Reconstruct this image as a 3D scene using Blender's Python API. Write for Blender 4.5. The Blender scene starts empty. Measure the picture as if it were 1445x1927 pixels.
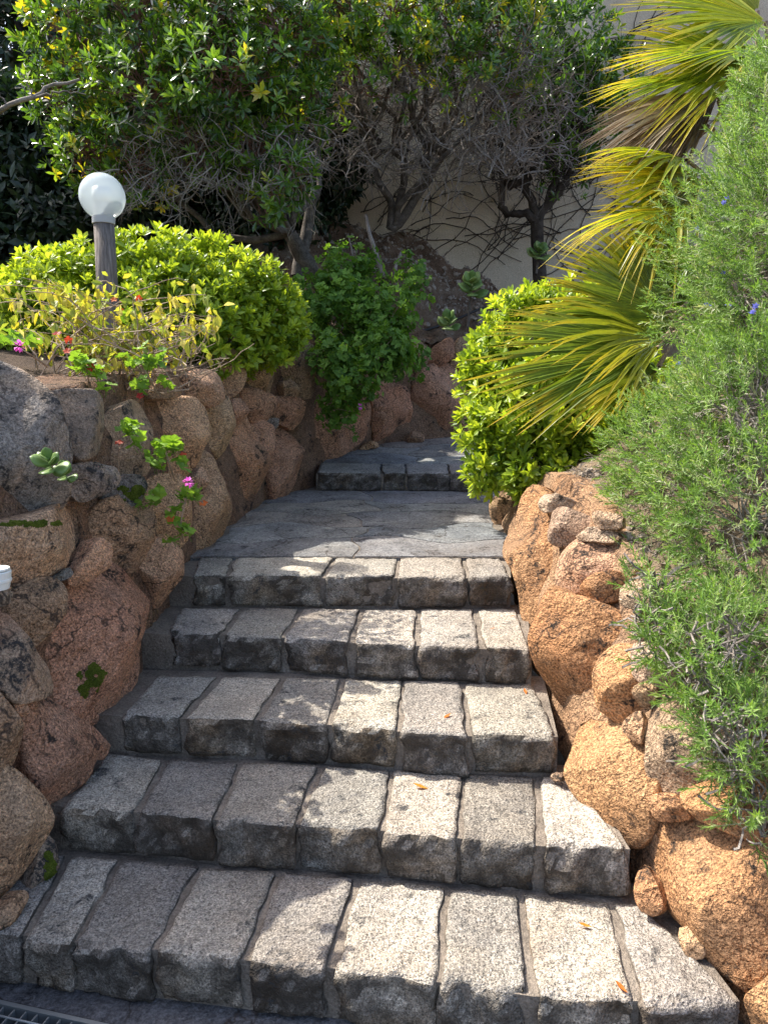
import bpy, math, random
import numpy as np
from mathutils import Vector, Matrix, noise

# ------------------------------------------------------------------ camera, world, sun, exposure
sc = bpy.context.scene
COL = sc.collection
F, CX, CY, PITCH, EYE = 1400.0, 722.5, 963.5, math.radians(9), 1.58
cam_d = bpy.data.cameras.new('camera'); cam = bpy.data.objects.new('camera', cam_d); COL.objects.link(cam)
cam_d.sensor_fit = 'VERTICAL'; cam_d.sensor_height = 36.0; cam_d.lens = F / 1927 * 36.0
cam_d.clip_start = 0.05; cam_d.clip_end = 600
cam.location = (0, 0, EYE); cam.rotation_euler = (math.radians(90) - PITCH, 0, 0)
sc.camera = cam
SUN_AZ, SUN_EL = math.radians(62), math.radians(52)      # azimuth measured from +Y towards -X
SUN = Vector((-math.sin(SUN_AZ) * math.cos(SUN_EL), math.cos(SUN_AZ) * math.cos(SUN_EL), math.sin(SUN_EL)))
w = bpy.data.worlds.new('World'); sc.world = w; w.use_nodes = True
nt = w.node_tree; bg = nt.nodes['Background']
sky = nt.nodes.new('ShaderNodeTexSky'); sky.sky_type = 'NISHITA'; sky.sun_disc = False
sky.air_density = .8; sky.dust_density = 3.0; sky.ozone_density = .4; sky.sun_elevation = SUN_EL; sky.sun_rotation = -SUN_AZ
nt.links.new(sky.outputs[0], bg.inputs[0]); bg.inputs[1].default_value = 0.15
sun_d = bpy.data.lights.new('sun', 'SUN'); sun_d.energy = 3.2; sun_d.angle = math.radians(0.5); sun_d.color = (1, .95, .86)
sun = bpy.data.objects.new('sun', sun_d); COL.objects.link(sun); sun.rotation_euler = SUN.to_track_quat('Z', 'Y').to_euler()
sun.location = SUN * 20
vs = sc.view_settings; vs.view_transform = 'Standard'; vs.look = 'None'; vs.exposure = 1.45; vs.gamma = 1; vs.use_curve_mapping = False
sc.cycles.max_bounces = 8; sc.cycles.transparent_max_bounces = 8

rng = np.random.default_rng(7); random.seed(7)

# ------------------------------------------------------------------ pixels of the photograph to places
def ray(px, py):
    u = (px - CX) / F; v = -(py - CY) / F
    return Vector((u, math.cos(PITCH) + v * math.sin(PITCH), -math.sin(PITCH) + v * math.cos(PITCH)))
E0 = Vector((0, 0, EYE))
def onz(px, py, z):
    d = ray(px, py); return E0 + d * ((z - EYE) / d.z)
def at(px, py, y):
    d = ray(px, py); return E0 + d * (y / d.y)
R = 0.148                                       # riser
LS, LZ = 0.048, 0.745                           # the landing rises gently
def landing_z(y): return LZ + LS * (y - 3.4)
def landing2_z(y): return 0.98 + 0.14 * (y - 5.6)

# ------------------------------------------------------------------ materials
def mat(name):
    m = bpy.data.materials.new(name); m.use_nodes = True
    t = m.node_tree; b = t.nodes['Principled BSDF']
    return m, t, b
def N(t, kind, **kw):
    n = t.nodes.new(kind)
    for k, v in kw.items():
        if k.startswith('i_'):
            key = k[2:].replace('_', ' ')
            n.inputs[key].default_value = v
        else: setattr(n, k, v)
    return n
def ramp(t, src, stops, interp='LINEAR'):
    r = t.nodes.new('ShaderNodeValToRGB'); e = r.color_ramp.elements; r.color_ramp.interpolation = interp
    while len(e) < len(stops): e.new(0.5)
    for el, (p, c) in zip(e, stops):
        el.position = p; el.color = (c, c, c, 1) if isinstance(c, (int, float)) else (*c, 1)
    t.links.new(src, r.inputs[0]); return r.outputs[0]
def mix(t, fac, a, b, mode='MIX'):
    m = t.nodes.new('ShaderNodeMix'); m.data_type = 'RGBA'; m.blend_type = mode
    for s, v in ((m.inputs[0], fac), (m.inputs[6], a), (m.inputs[7], b)):
        if hasattr(v, 'links'): t.links.new(v, s)
        elif isinstance(v, (int, float)): s.default_value = v
        else: s.default_value = (*v, 1)
    return m.outputs[2]
def math_n(t, op, a, b):
    m = t.nodes.new('ShaderNodeMath'); m.operation = op
    for s, v in ((m.inputs[0], a), (m.inputs[1], b)):
        if hasattr(v, 'links'): t.links.new(v, s)
        else: s.default_value = v
    return m.outputs[0]
def coords(t, jitter=40.0):
    g = N(t, 'ShaderNodeNewGeometry'); oi = N(t, 'ShaderNodeObjectInfo')
    v = N(t, 'ShaderNodeVectorMath', operation='MULTIPLY_ADD')
    c = N(t, 'ShaderNodeCombineXYZ')
    for k in range(3): t.links.new(oi.outputs['Random'], c.inputs[k])
    t.links.new(c.outputs[0], v.inputs[0]); v.inputs[1].default_value = (jitter, jitter * .7, jitter * 1.3)
    t.links.new(g.outputs['Position'], v.inputs[2])
    return v.outputs[0], oi.outputs['Color'], g
def noise_n(t, vec, scale, detail=3, rough=.6, dist=0):
    n = N(t, 'ShaderNodeTexNoise'); n.inputs['Scale'].default_value = scale; n.inputs['Detail'].default_value = detail
    n.inputs['Roughness'].default_value = rough; n.inputs['Distortion'].default_value = dist
    t.links.new(vec, n.inputs['Vector']); return n.outputs['Fac']
def bump(t, b, h, strength, dist):
    n = N(t, 'ShaderNodeBump'); n.inputs['Strength'].default_value = strength; n.inputs['Distance'].default_value = dist
    t.links.new(h, n.inputs['Height']); t.links.new(n.outputs[0], b.inputs['Normal'])

def rock_material(name, grain, speck, lichen, lichen_col, blotch, bump_d, streak=False, patch=None):
    """speckled granite in the object's own colour with weathered blotches and black lichen"""
    m, t, b = mat(name)
    p, ocol, g = coords(t)
    n1 = noise_n(t, p, grain, 2, .75); n2 = noise_n(t, p, grain * .42, 3, .7); n3 = noise_n(t, p, 3.2, 5, .65, .4); n4 = noise_n(t, p, 9, 6, .7)
    col = mix(t, ramp(t, n3, [(.35, 0), (.68, 1)]), ocol, blotch, 'MULTIPLY')
    n0 = noise_n(t, p, 1.9, 4, .6, .8)
    if patch: col = mix(t, ramp(t, n0, [(.46, 0), (.58, .85)]), col, patch)
    else: col = mix(t, .9, col, ramp(t, n0, [(.3, (1.12, 1.06, 1.0)), (.5, (1, 1, 1)), (.7, (.86, .80, .74))]), 'MULTIPLY')
    col = mix(t, 1.0, col, ramp(t, n1, [(.33, speck[0]), (.46, .82), (.54, 1.0), (.68, speck[1])]), 'MULTIPLY')
    col = mix(t, .8, col, ramp(t, n2, [(.32, .48), (.5, 1), (.68, 1.35)]), 'MULTIPLY')
    f = math_n(t, 'MULTIPLY', ramp(t, n4, [(lichen, 0), (lichen + .06, 1)]), ramp(t, n2, [(.42, 0.1), (.52, .95)]))
    film = math_n(t, 'MULTIPLY', ramp(t, noise_n(t, p, 2.6, 5, .7, .6), [(.52, 0), (.66, .42)]), ramp(t, n2, [(.36, .45), (.6, 1)]))
    col = mix(t, film, col, (.12, .105, .09) if not streak else (.15, .135, .115))
    vo = N(t, 'ShaderNodeTexVoronoi', feature='DISTANCE_TO_EDGE'); vo.inputs['Scale'].default_value = 2.3
    wp = N(t, 'ShaderNodeVectorMath', operation='MULTIPLY_ADD'); nz = N(t, 'ShaderNodeTexNoise'); nz.inputs['Scale'].default_value = 5; nz.inputs['Detail'].default_value = 4; t.links.new(p, nz.inputs['Vector'])
    t.links.new(nz.outputs['Color'], wp.inputs[0]); wp.inputs[1].default_value = (.5, .5, .5); t.links.new(p, wp.inputs[2]); t.links.new(wp.outputs[0], vo.inputs['Vector'])
    crack = math_n(t, 'MULTIPLY', ramp(t, vo.outputs['Distance'], [(.004, 1), (.016, 0)]), ramp(t, n3, [(.45, 0), (.55, .8)]))
    if not streak: col = mix(t, crack, col, (.04, .03, .025))
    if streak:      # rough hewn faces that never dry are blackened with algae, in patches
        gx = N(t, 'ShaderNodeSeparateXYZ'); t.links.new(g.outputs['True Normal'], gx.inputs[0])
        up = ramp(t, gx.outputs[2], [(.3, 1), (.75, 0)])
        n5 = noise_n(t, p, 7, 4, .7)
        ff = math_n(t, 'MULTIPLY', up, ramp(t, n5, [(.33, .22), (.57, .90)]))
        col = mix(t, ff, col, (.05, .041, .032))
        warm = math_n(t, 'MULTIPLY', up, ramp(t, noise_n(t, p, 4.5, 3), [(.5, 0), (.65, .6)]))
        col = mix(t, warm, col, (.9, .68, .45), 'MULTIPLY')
    col = mix(t, f, col, lichen_col)
    t.links.new(col, b.inputs['Base Color']); b.inputs['Roughness'].default_value = .88; b.inputs['Specular IOR Level'].default_value = .25
    h = math_n(t, 'ADD', math_n(t, 'MULTIPLY', n1, .35), math_n(t, 'ADD', math_n(t, 'MULTIPLY', n2, .8), math_n(t, 'ADD', math_n(t, 'MULTIPLY', noise_n(t, p, 34, 4, .7), 1.3), math_n(t, 'MULTIPLY', noise_n(t, p, 11, 3, .6), 2.0))))
    bump(t, b, h, 1.0, bump_d)
    return m
M = {}
M['boulder'] = rock_material('boulder_granite', 150, (.26, 1.6), .57, (.025, .024, .022), (.84, .74, .67), .022)
M['grey_boulder'] = rock_material('lichen_boulder', 170, (.42, 1.4), .52, (.03, .03, .03), (.62, .58, .54), .012, False, (.42, .30, .20))
M['granite'] = rock_material('hewn_granite', 175, (.26, 1.6), .59, (.05, .05, .05), (.62, .62, .64), .012, True)
M['flag'] = rock_material('slate_flagstone', 120, (.6, 1.3), .60, (.02, .02, .022), (.5, .5, .52), .006)

def simple_rough(name, cols, scale, bump_d=.004, rough=.9, bscale=60):
    m, t, b = mat(name); p, oc, g = coords(t, 11)
    n = noise_n(t, p, scale, 6, .65); k = len(cols) - 1
    c = ramp(t, n, [(.3 + .4 * i / k, cols[i]) for i in range(k + 1)])
    n2 = noise_n(t, p, bscale * 2, 3, .7)
    c = mix(t, .8, c, ramp(t, n2, [(.35, .6), (.65, 1.3)]), 'MULTIPLY')
    t.links.new(c, b.inputs['Base Color']); b.inputs['Roughness'].default_value = rough; b.inputs['Specular IOR Level'].default_value = .2
    bump(t, b, math_n(t, 'ADD', noise_n(t, p, bscale, 5, .7), n2), 1, bump_d)
    return m
M['mortar'] = simple_rough('mortar', [(.15, .125, .10), (.24, .20, .16), (.33, .28, .225)], 8, .006)
M['soil'] = simple_rough('soil', [(.045, .032, .022), (.09, .06, .04), (.14, .1, .07)], 7, .015, .95, 45)
M['drysoil'] = simple_rough('dry_soil', [(.10, .075, .052), (.2, .15, .1), (.3, .22, .15)], 7, .012, .95, 45)
M['bank'] = simple_rough('earth_bank', [(.09, .055, .034), (.20, .13, .085), (.31, .245, .18)], 3.2, .03, .95, 28)
M['pebble'] = simple_rough('pebble', [(.16, .13, .1), (.28, .23, .18), (.4, .34, .28)], 9, .004)
M['stucco'] = simple_rough('stucco', [(.50, .42, .31), (.60, .51, .38), (.66, .57, .44)], 1.3, .004, .9, 70)
M['bark'] = simple_rough('bark', [(.06, .05, .042), (.13, .11, .092), (.22, .19, .165)], 14, .008, .9, 50)
M['darkbark'] = simple_rough('dark_bark', [(.035, .028, .022), (.07, .056, .045), (.11, .09, .075)], 14, .008, .9, 50)
M['twig'] = simple_rough('dry_twig', [(.13, .11, .09), (.25, .215, .185), (.36, .32, .28)], 6, .002, .85)
M['redtwig'] = simple_rough('red_twig', [(.12, .05, .035), (.2, .1, .07), (.28, .18, .13)], 6, .002, .7)
M['tan'] = simple_rough('tan_stem', [(.22, .15, .1), (.36, .26, .18), (.45, .35, .26)], 9, .002, .7)
M['moss'] = simple_rough('moss', [(.09, .14, .015), (.17, .23, .025), (.26, .32, .045)], 30, .02, 1, 120)

def leaf_material(name, cols, trans, tcol, rough=.42, spec=.5, tip=None, spots=False):
    """a leaf: colour picked by the attribute tint, light passing through it"""
    m, t, b = mat(name)
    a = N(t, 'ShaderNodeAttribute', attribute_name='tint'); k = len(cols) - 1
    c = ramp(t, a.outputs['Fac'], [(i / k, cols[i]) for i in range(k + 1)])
    if tip:
        al = N(t, 'ShaderNodeAttribute', attribute_name='along')
        c = mix(t, ramp(t, al.outputs['Fac'], [(tip[0], 0), (tip[1], 1)]), c, tip[2])
    g = N(t, 'ShaderNodeNewGeometry')
    n = noise_n(t, g.outputs['Position'], 40, 2)
    c = mix(t, .5, c, ramp(t, n, [(.3, .75), (.7, 1.25)]), 'MULTIPLY')
    t.links.new(c, b.inputs['Base Color']); b.inputs['Roughness'].default_value = rough; b.inputs['Specular IOR Level'].default_value = spec
    tr = N(t, 'ShaderNodeBsdfTranslucent'); t.links.new(mix(t, 1, c, tcol, 'MULTIPLY'), tr.inputs[0])
    ms = N(t, 'ShaderNodeMixShader'); ms.inputs[0].default_value = trans
    t.links.new(b.outputs[0], ms.inputs[1]); t.links.new(tr.outputs[0], ms.inputs[2])
    t.links.new(ms.outputs[0], t.nodes['Material Output'].inputs[0])
    return m
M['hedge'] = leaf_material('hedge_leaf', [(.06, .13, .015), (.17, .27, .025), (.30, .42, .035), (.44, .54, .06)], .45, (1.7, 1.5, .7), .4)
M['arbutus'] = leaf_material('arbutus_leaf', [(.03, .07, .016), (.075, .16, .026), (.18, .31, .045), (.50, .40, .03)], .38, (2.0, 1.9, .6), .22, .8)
M['dark'] = leaf_material('shade_dark_leaf', [(.010, .024, .010), (.02, .042, .016), (.032, .062, .022)], .15, (1.6, 1.7, .9), .4)  # near-black greens: the shade on the background trees put into the leaf colour
M['rosemary'] = leaf_material('rosemary_leaf', [(.085, .14, .045), (.14, .25, .055), (.23, .37, .075), (.38, .40, .25)], .36, (1.5, 1.5, .7), .5, .35)
M['geranium'] = leaf_material('geranium_leaf', [(.06, .14, .022), (.12, .23, .035), (.22, .36, .05)], .35, (1.8, 1.8, .7), .55, .3)
M['yellow'] = leaf_material('yellow_leaf', [(.20, .28, .05), (.36, .39, .07), (.58, .50, .06), (.50, .47, .24)], .48, (1.4, 1.3, .6), .5, .3)
M['redleaf'] = leaf_material('red_leaf', [(.30, .02, .02), (.45, .05, .03), (.55, .14, .03)], .4, (1.5, 1.2, .9), .5, .3)
M['pink'] = leaf_material('pink_petal', [(.75, .12, .55), (.85, .25, .72)], .35, (1.3, 1.1, 1.3), .5, .2)
M['blue'] = leaf_material('blue_petal', [(.16, .17, .55), (.25, .26, .65)], .3, (1.2, 1.2, 1.3), .5, .2)
M['succulent'] = leaf_material('succulent_leaf', [(.12, .21, .05), (.19, .29, .08), (.26, .34, .11)], .2, (1.5, 1.5, .8), .4, .4)
M['palm'] = leaf_material('palm_blade', [(.10, .18, .022), (.20, .28, .03), (.36, .38, .035), (.60, .46, .035)], .45, (1.6, 1.45, .5), .36, .5, tip=(.62, 1.15, (.60, .46, .05)))
M['deadpalm'] = leaf_material('dry_palm_blade', [(.16, .11, .07), (.26, .19, .12), (.4, .33, .24)], .2, (1.2, 1.1, .9), .6, .3)
M['orangeleaf'] = leaf_material('fallen_leaf', [(.5, .13, .02), (.6, .25, .03)], .2, (1.2, 1.1, .8), .5, .3)

m, t, b = mat('weathered_wood'); p, oc, g = coords(t, 0)
mp = N(t, 'ShaderNodeMapping'); mp.inputs['Scale'].default_value = (1, 1, .05); t.links.new(p, mp.inputs[0])
nn = noise_n(t, mp.outputs[0], 90, 5, .75)
t.links.new(ramp(t, nn, [(.3, (.05, .042, .036)), (.5, (.17, .145, .125)), (.7, (.33, .29, .26))]), b.inputs['Base Color']); b.inputs['Roughness'].default_value = .9
bump(t, b, nn, 1, .01); M['wood'] = m
m, t, b = mat('frosted_globe')     # milky, half see-through plastic
b.inputs['Base Color'].default_value = (.75, .82, .86, 1); b.inputs['Roughness'].default_value = .15
tl_ = N(t, 'ShaderNodeBsdfTranslucent'); tl_.inputs[0].default_value = (.72, .82, .86, 1); tp_ = N(t, 'ShaderNodeBsdfTransparent')
m1 = N(t, 'ShaderNodeMixShader'); m1.inputs[0].default_value = .72; m2 = N(t, 'ShaderNodeMixShader'); m2.inputs[0].default_value = .30
t.links.new(tl_.outputs[0], m1.inputs[1]); t.links.new(tp_.outputs[0], m1.inputs[2]); t.links.new(m1.outputs[0], m2.inputs[1]); t.links.new(b.outputs[0], m2.inputs[2])
t.links.new(m2.outputs[0], t.nodes['Material Output'].inputs[0]); M['globe'] = m
m, t, b = mat('lamp_plastic'); b.inputs['Base Color'].default_value = (.78, .78, .72, 1); b.inputs['Roughness'].default_value = .4; M['plastic'] = m
m, t, b = mat('grey_collar'); b.inputs['Base Color'].default_value = (.42, .43, .42, 1); b.inputs['Roughness'].default_value = .5; M['collar'] = m
m, t, b = mat('galvanised'); b.inputs['Base Color'].default_value = (.36, .38, .38, 1); b.inputs['Metallic'].default_value = .75; b.inputs['Roughness'].default_value = .5; M['metal'] = m
m, t, b = mat('black_pipe'); b.inputs['Base Color'].default_value = (.012, .012, .013, 1); b.inputs['Roughness'].default_value = .45; M['pipe'] = m

# ------------------------------------------------------------------ mesh helpers
def mesh_np(name, V, faces, material, attrs=None, smooth=False):
    """faces: list of (n,k) integer arrays"""
    me = bpy.data.meshes.new(name)
    V = np.asarray(V, np.float32); faces = [np.asarray(f, np.int32) for f in faces if len(f)]
    me.vertices.add(len(V)); me.vertices.foreach_set('co', V.ravel())
    loops = np.concatenate([f.ravel() for f in faces]); tot = np.concatenate([np.full(len(f), f.shape[1], np.int32) for f in faces])
    st = np.concatenate([[0], np.cumsum(tot)[:-1]]).astype(np.int32)
    me.loops.add(len(loops)); me.loops.foreach_set('vertex_index', loops)
    me.polygons.add(len(tot)); me.polygons.foreach_set('loop_start', st); me.polygons.foreach_set('loop_total', tot)
    me.polygons.foreach_set('use_smooth', np.full(len(tot), smooth, bool))
    for k, v in (attrs or {}).items():
        a = me.attributes.new(k, 'FLOAT', 'POINT'); a.data.foreach_set('value', np.asarray(v, np.float32))
    me.update(calc_edges=True); me.validate()
    me.materials.append(M[material] if isinstance(material, str) else material)
    return me
def tag(o, label=None, cat=None, group=None, kind=None):
    for k, v in (('label', label), ('category', cat), ('group', group), ('kind', kind)):
        if v: o[k] = v
    return o
def empty(name, loc, label, cat, group=None):
    o = bpy.data.objects.new(name, None); COL.objects.link(o); o.location = loc; o.empty_display_size = .1
    return tag(o, label, cat, group)
def obj(name, me, parent=None, color=None, matrix=None):
    """a mesh in world coordinates (or placed by matrix) as one object, parented without moving"""
    o = bpy.data.objects.new(name, me); COL.objects.link(o)
    m = matrix or Matrix.Identity(4)
    if parent:
        o.parent = parent
        pl = Vector((0, 0, 0)); q = parent
        while q: pl += q.location; q = q.parent
        m = Matrix.Translation(-pl) @ m
    o.matrix_basis = m
    if color: o.color = (*color, 1)
    return o
def tubes(lines, sides=5):
    """lines: list of (points (n,3), radii (n,)) -> one skin of tubes"""
    VV, FF, off = [], [], 0
    ang = np.linspace(0, 2 * np.pi, sides, endpoint=False)
    for P, r in lines:
        P = np.asarray(P, float); n = len(P); r = np.broadcast_to(np.asarray(r, float), (n,))
        T = np.gradient(P, axis=0); T /= np.linalg.norm(T, axis=1)[:, None] + 1e-9
        ref = np.where(np.abs(T[:, 2:3]) > .9, np.array([[1., 0, 0]]), np.array([[0, 0, 1.]]))
        if n > 1: ref[:] = ref[n // 2]
        A = np.cross(T, ref); A /= np.linalg.norm(A, axis=1)[:, None] + 1e-9; B = np.cross(T, A)
        ring = P[:, None] + r[:, None, None] * (np.cos(ang)[None, :, None] * A[:, None] + np.sin(ang)[None, :, None] * B[:, None])
        VV.append(ring.reshape(-1, 3))
        i = np.arange(n - 1)[:, None] * sides; j = np.arange(sides)[None]
        j2 = (j + 1) % sides
        q = np.stack([i + j, i + j2, i + sides + j2, i + sides + j], -1).reshape(-1, 4) + off
        FF.append(q)
        off += n * sides
    return np.concatenate(VV), [np.concatenate(FF)]
def cap_tube(P, r, sides=12):
    V, Fq = tubes([(P, r)], sides); n = len(P)
    return V, Fq + [np.arange(sides)[None, ::-1], (np.arange(sides) + (n - 1) * sides)[None]]
def lathe(profile, center, seg=32):
    c = np.asarray(center, float); a = np.linspace(0, 2 * np.pi, seg, endpoint=False)
    V = np.concatenate([np.stack([r * np.cos(a), r * np.sin(a), np.full(seg, z)], 1) for r, z in profile]) + c
    i = np.arange(len(profile) - 1)[:, None] * seg; j = np.arange(seg)[None]; j2 = (j + 1) % seg
    return V, [np.stack([i + j, i + j2, i + seg + j2, i + seg + j], -1).reshape(-1, 4)]
def fbm(p, sc_, oct=3):
    v, a, f = 0, 1, sc_
    for _ in range(oct): v += a * noise.noise(Vector(p) * f); a *= .5; f *= 2.1
    return v

# ------------------------------------------------------------------ leaves
def leaf(L, W, wide=.55, fold=.25, curve=.15, tipw=.75, sec=4):
    """one leaf along +X, normal +Z, keel folded, drooping towards the tip; sec cross-sections"""
    xs, ws = {4: ([0, .28, wide, .82], [.06, .68, 1, tipw]), 3: ([0, .32, wide + .06], [.08, .72, 1]), 2: ([0, wide], [.12, 1])}[sec]
    V, al = [], []
    for x, q in zip(xs, ws):
        z = -curve * L * x * x
        V += [(x * L, -q * W / 2, z + fold * q * W / 2), (x * L, 0, z), (x * L, q * W / 2, z + fold * q * W / 2)]; al += [x] * 3
    V.append((L, 0, -curve * L)); al.append(1); m_ = 3 * (sec - 1)
    Q = [(3 * i, 3 * i + 3, 3 * i + 4, 3 * i + 1) for i in range(sec - 1)] + [(3 * i + 1, 3 * i + 4, 3 * i + 5, 3 * i + 2) for i in range(sec - 1)]
    T3 = [(m_, m_ + 3, m_ + 1), (m_ + 1, m_ + 3, m_ + 2)]
    return np.array(V, float), np.array(Q), np.array(T3), np.array(al, float)
def rotm(az, el, roll=0):
    return np.array(Matrix.Rotation(az, 3, 'Z') @ Matrix.Rotation(-el, 3, 'Y') @ Matrix.Rotation(roll, 3, 'X'))
def combine(parts):
    """parts: (V,Q,T,al,lt) -> template"""
    V, Q, T, A, L, off = [], [], [], [], [], 0
    for v, q, t3, a, l in parts:
        V.append(v); A.append(a); L.append(np.full(len(v), l))
        if len(q): Q.append(q + off)
        if len(t3): T.append(t3 + off)
        off += len(v)
    return (np.concatenate(V), np.concatenate(Q) if Q else np.zeros((0, 4), int), np.concatenate(T) if T else np.zeros((0, 3), int), np.concatenate(A), np.concatenate(L))
def rosette(n, L, W, e0, e1, r, stem=0.0, wide=.62, vary=.2, tipw=.8, curve=.15, sec=3):
    parts = []
    for i in range(n):
        s = r.uniform(1 - vary, 1 + vary * .6); f = i / max(1, n - 1)
        v, q, t3, a = leaf(L * s, W * s, wide, r.uniform(.1, .35), curve * r.uniform(.3, 1.6), tipw, sec)
        el = math.radians(e0 + (e1 - e0) * f + r.uniform(-10, 10))
        v = v @ rotm(i * 2.4 + r.uniform(-.3, .3), el, r.uniform(-.3, .3)).T
        v[:, 2] += stem * f
        parts.append((v, q, t3, a, r.uniform(-.16, .16)))
    return combine(parts)
def frames(z, r):
    z = z / (np.linalg.norm(z, axis=1)[:, None] + 1e-9)
    x = np.cross(z, r.normal(size=z.shape)); x /= np.linalg.norm(x, axis=1)[:, None] + 1e-9
    return np.stack([x, np.cross(z, x), z], -1)
def scatter(name, templates, pos, Rm, scale, tint, material, r):
    VV, QQ, TT, AA, LL, off = [], [], [], [], [], 0
    which = r.integers(0, len(templates), len(pos))
    for k, (V, Q, T3, A, L) in enumerate(templates):
        idx = np.where(which == k)[0]
        if not len(idx): continue
        n = len(idx); nv = len(V)
        X = np.einsum('nij,vj->nvi', Rm[idx], V) * scale[idx][:, None, None] + pos[idx][:, None]
        VV.append(X.reshape(-1, 3)); o = off + np.arange(n)[:, None, None] * nv
        if len(Q): QQ.append((Q[None] + o).reshape(-1, 4))
        if len(T3): TT.append((T3[None] + o).reshape(-1, 3))
        AA.append(np.tile(A, n)); LL.append(np.clip((tint[idx][:, None] + L[None]).ravel(), 0, 1)); off += n * nv
    return mesh_np(name, np.concatenate(VV), [np.concatenate(f) for f in (QQ, TT) if f], material, {'tint': np.concatenate(LL), 'along': np.concatenate(AA)})
def template_mesh(name, T, material, tint):
    V, Q, T3, A, L = T
    return mesh_np(name, V, [f for f in (Q, T3) if len(f)], material, {'tint': np.clip(tint + L, 0, 1), 'along': A})
def in_blobs(blobs, n, r, shell=(.72, 1.05), squash=1.0, keep=.78):
    """points through the outer part of a union of blobs (centre, radius, density)"""
    wts = np.array([b[1] ** 2 * (b[2] if len(b) > 2 else 1) for b in blobs]); wts /= wts.sum()
    C = np.array([b[0] for b in blobs], float); Rr = np.array([b[1] for b in blobs], float)
    k = r.choice(len(blobs), n, p=wts)
    d = r.normal(size=(n, 3)); d /= np.linalg.norm(d, axis=1)[:, None]
    s = r.uniform(shell[0], shell[1], n)
    P = C[k] + d * (Rr[k] * s)[:, None] * np.array([1, 1, squash])
    ok = np.ones(n, bool)
    for c, rad in zip(C, Rr):
        q = (P - c) / np.array([1, 1, squash]); ok &= ~(np.linalg.norm(q, axis=1) < rad * keep * shell[0] / .72 * .92)
    return P[ok], d[ok], s[ok]
def wander(a, b, n, amp, r, sag=0):
    a = np.array(a, float); b = np.array(b, float); s = np.linspace(0, 1, n)[:, None]
    L = np.linalg.norm(b - a); off = np.cumsum(r.normal(size=(n, 3)), axis=0) * amp * L / math.sqrt(n)
    off -= s * off[-1]
    P = a + (b - a) * s + off * np.sqrt(np.clip(s * (1 - s) * 4, 0, 1)); P[:, 2] -= sag * L * (s[:, 0] * (1 - s[:, 0])) * 4
    return P
def bushy(start, dirv, length, rad, depth, r, lines, spread=.6, up=.1, kids=(2, 4), shrink=.68):
    """a branching twig"""
    n = 5; P = [np.array(start, float)]; d = np.array(dirv, float); d /= np.linalg.norm(d)
    for i in range(n - 1):
        d = d + r.normal(size=3) * .22 + np.array([0, 0, up]); d /= np.linalg.norm(d); P.append(P[-1] + d * length / (n - 1))
    P = np.array(P); lines.append((P, np.linspace(rad, rad * .6, n)))
    if depth > 0:
        for _ in range(r.integers(*kids)):
            i = r.integers(1, n); nd = d + r.normal(size=3) * spread
            bushy(P[i], nd, length * shrink * r.uniform(.7, 1.2), rad * .58, depth - 1, r, lines, spread, up, kids, shrink)

# ------------------------------------------------------------------ walls: foot lines
LF = [(-1.06, .9, .0), (-1.04, 1.72, .1), (-1.01, 2.13, .28), (-.95, 2.5, .43), (-.91, 2.95, .57), (-.91, 3.4, .72), (-.90, 3.8, .75), (-.85, 4.44, .79), (-.74, 5.25, .83), (-.5, 5.75, .95), (-.36, 6.1, 1.03), (.0, 6.65, 1.12), (.75, 6.98, 1.17), (1.9, 7.2, 1.2)]
RF = [(1.02, .8, .0), (.9, 1.45, .06), (.87, 1.57, .13), (.72, 1.95, .28), (.60, 2.36, .43), (.585, 2.8, .58), (.59, 3.38, .72), (.61, 3.87, .76), (.64, 4.5, .79), (.80, 5.1, .82)]
def normals(poly, side):
    out = []
    for i in range(len(poly)):
        a = Vector(poly[max(0, i - 1)][:2]); c = Vector(poly[min(len(poly) - 1, i + 1)][:2]); d = (c - a).normalized()
        out.append(Vector((d.y, -d.x, 0)) * side)
    return out
LN = normals(LF, 1); RN = normals(RF, -1)      # facing the steps
def wall_hit(px, py, poly, nrm, batter):
    d = ray(px, py); best = None
    for i in range(len(poly) - 1):
        p0, p1 = Vector(poly[i]), Vector(poly[i + 1]); e = (p1 - p0); n2 = Vector((e.y, -e.x, 0)).normalized()
        if n2.dot(nrm[i]) < 0: n2 = -n2
        upv = Vector((0, 0, 1)) - n2 * batter; pn = e.cross(upv).normalized()
        if abs(pn.dot(d)) < 1e-6: continue
        tt = (p0 - E0).dot(pn) / pn.dot(d)
        if tt <= .3: continue
        h = E0 + d * tt; s = (h - p0).dot(Vector((e.x, e.y, 0))) / (e.x ** 2 + e.y ** 2)
        pen = max(0, -s, s - 1)
        key = (pen * e.length > .02, pen * e.length if pen * e.length > .02 else tt)
        if best is None or key < best[0]: best = (key, h, nrm[i].lerp(nrm[i + 1], min(1, max(0, s))))
    return best[1], (best[2] + Vector((0, 0, batter))).normalized()

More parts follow.
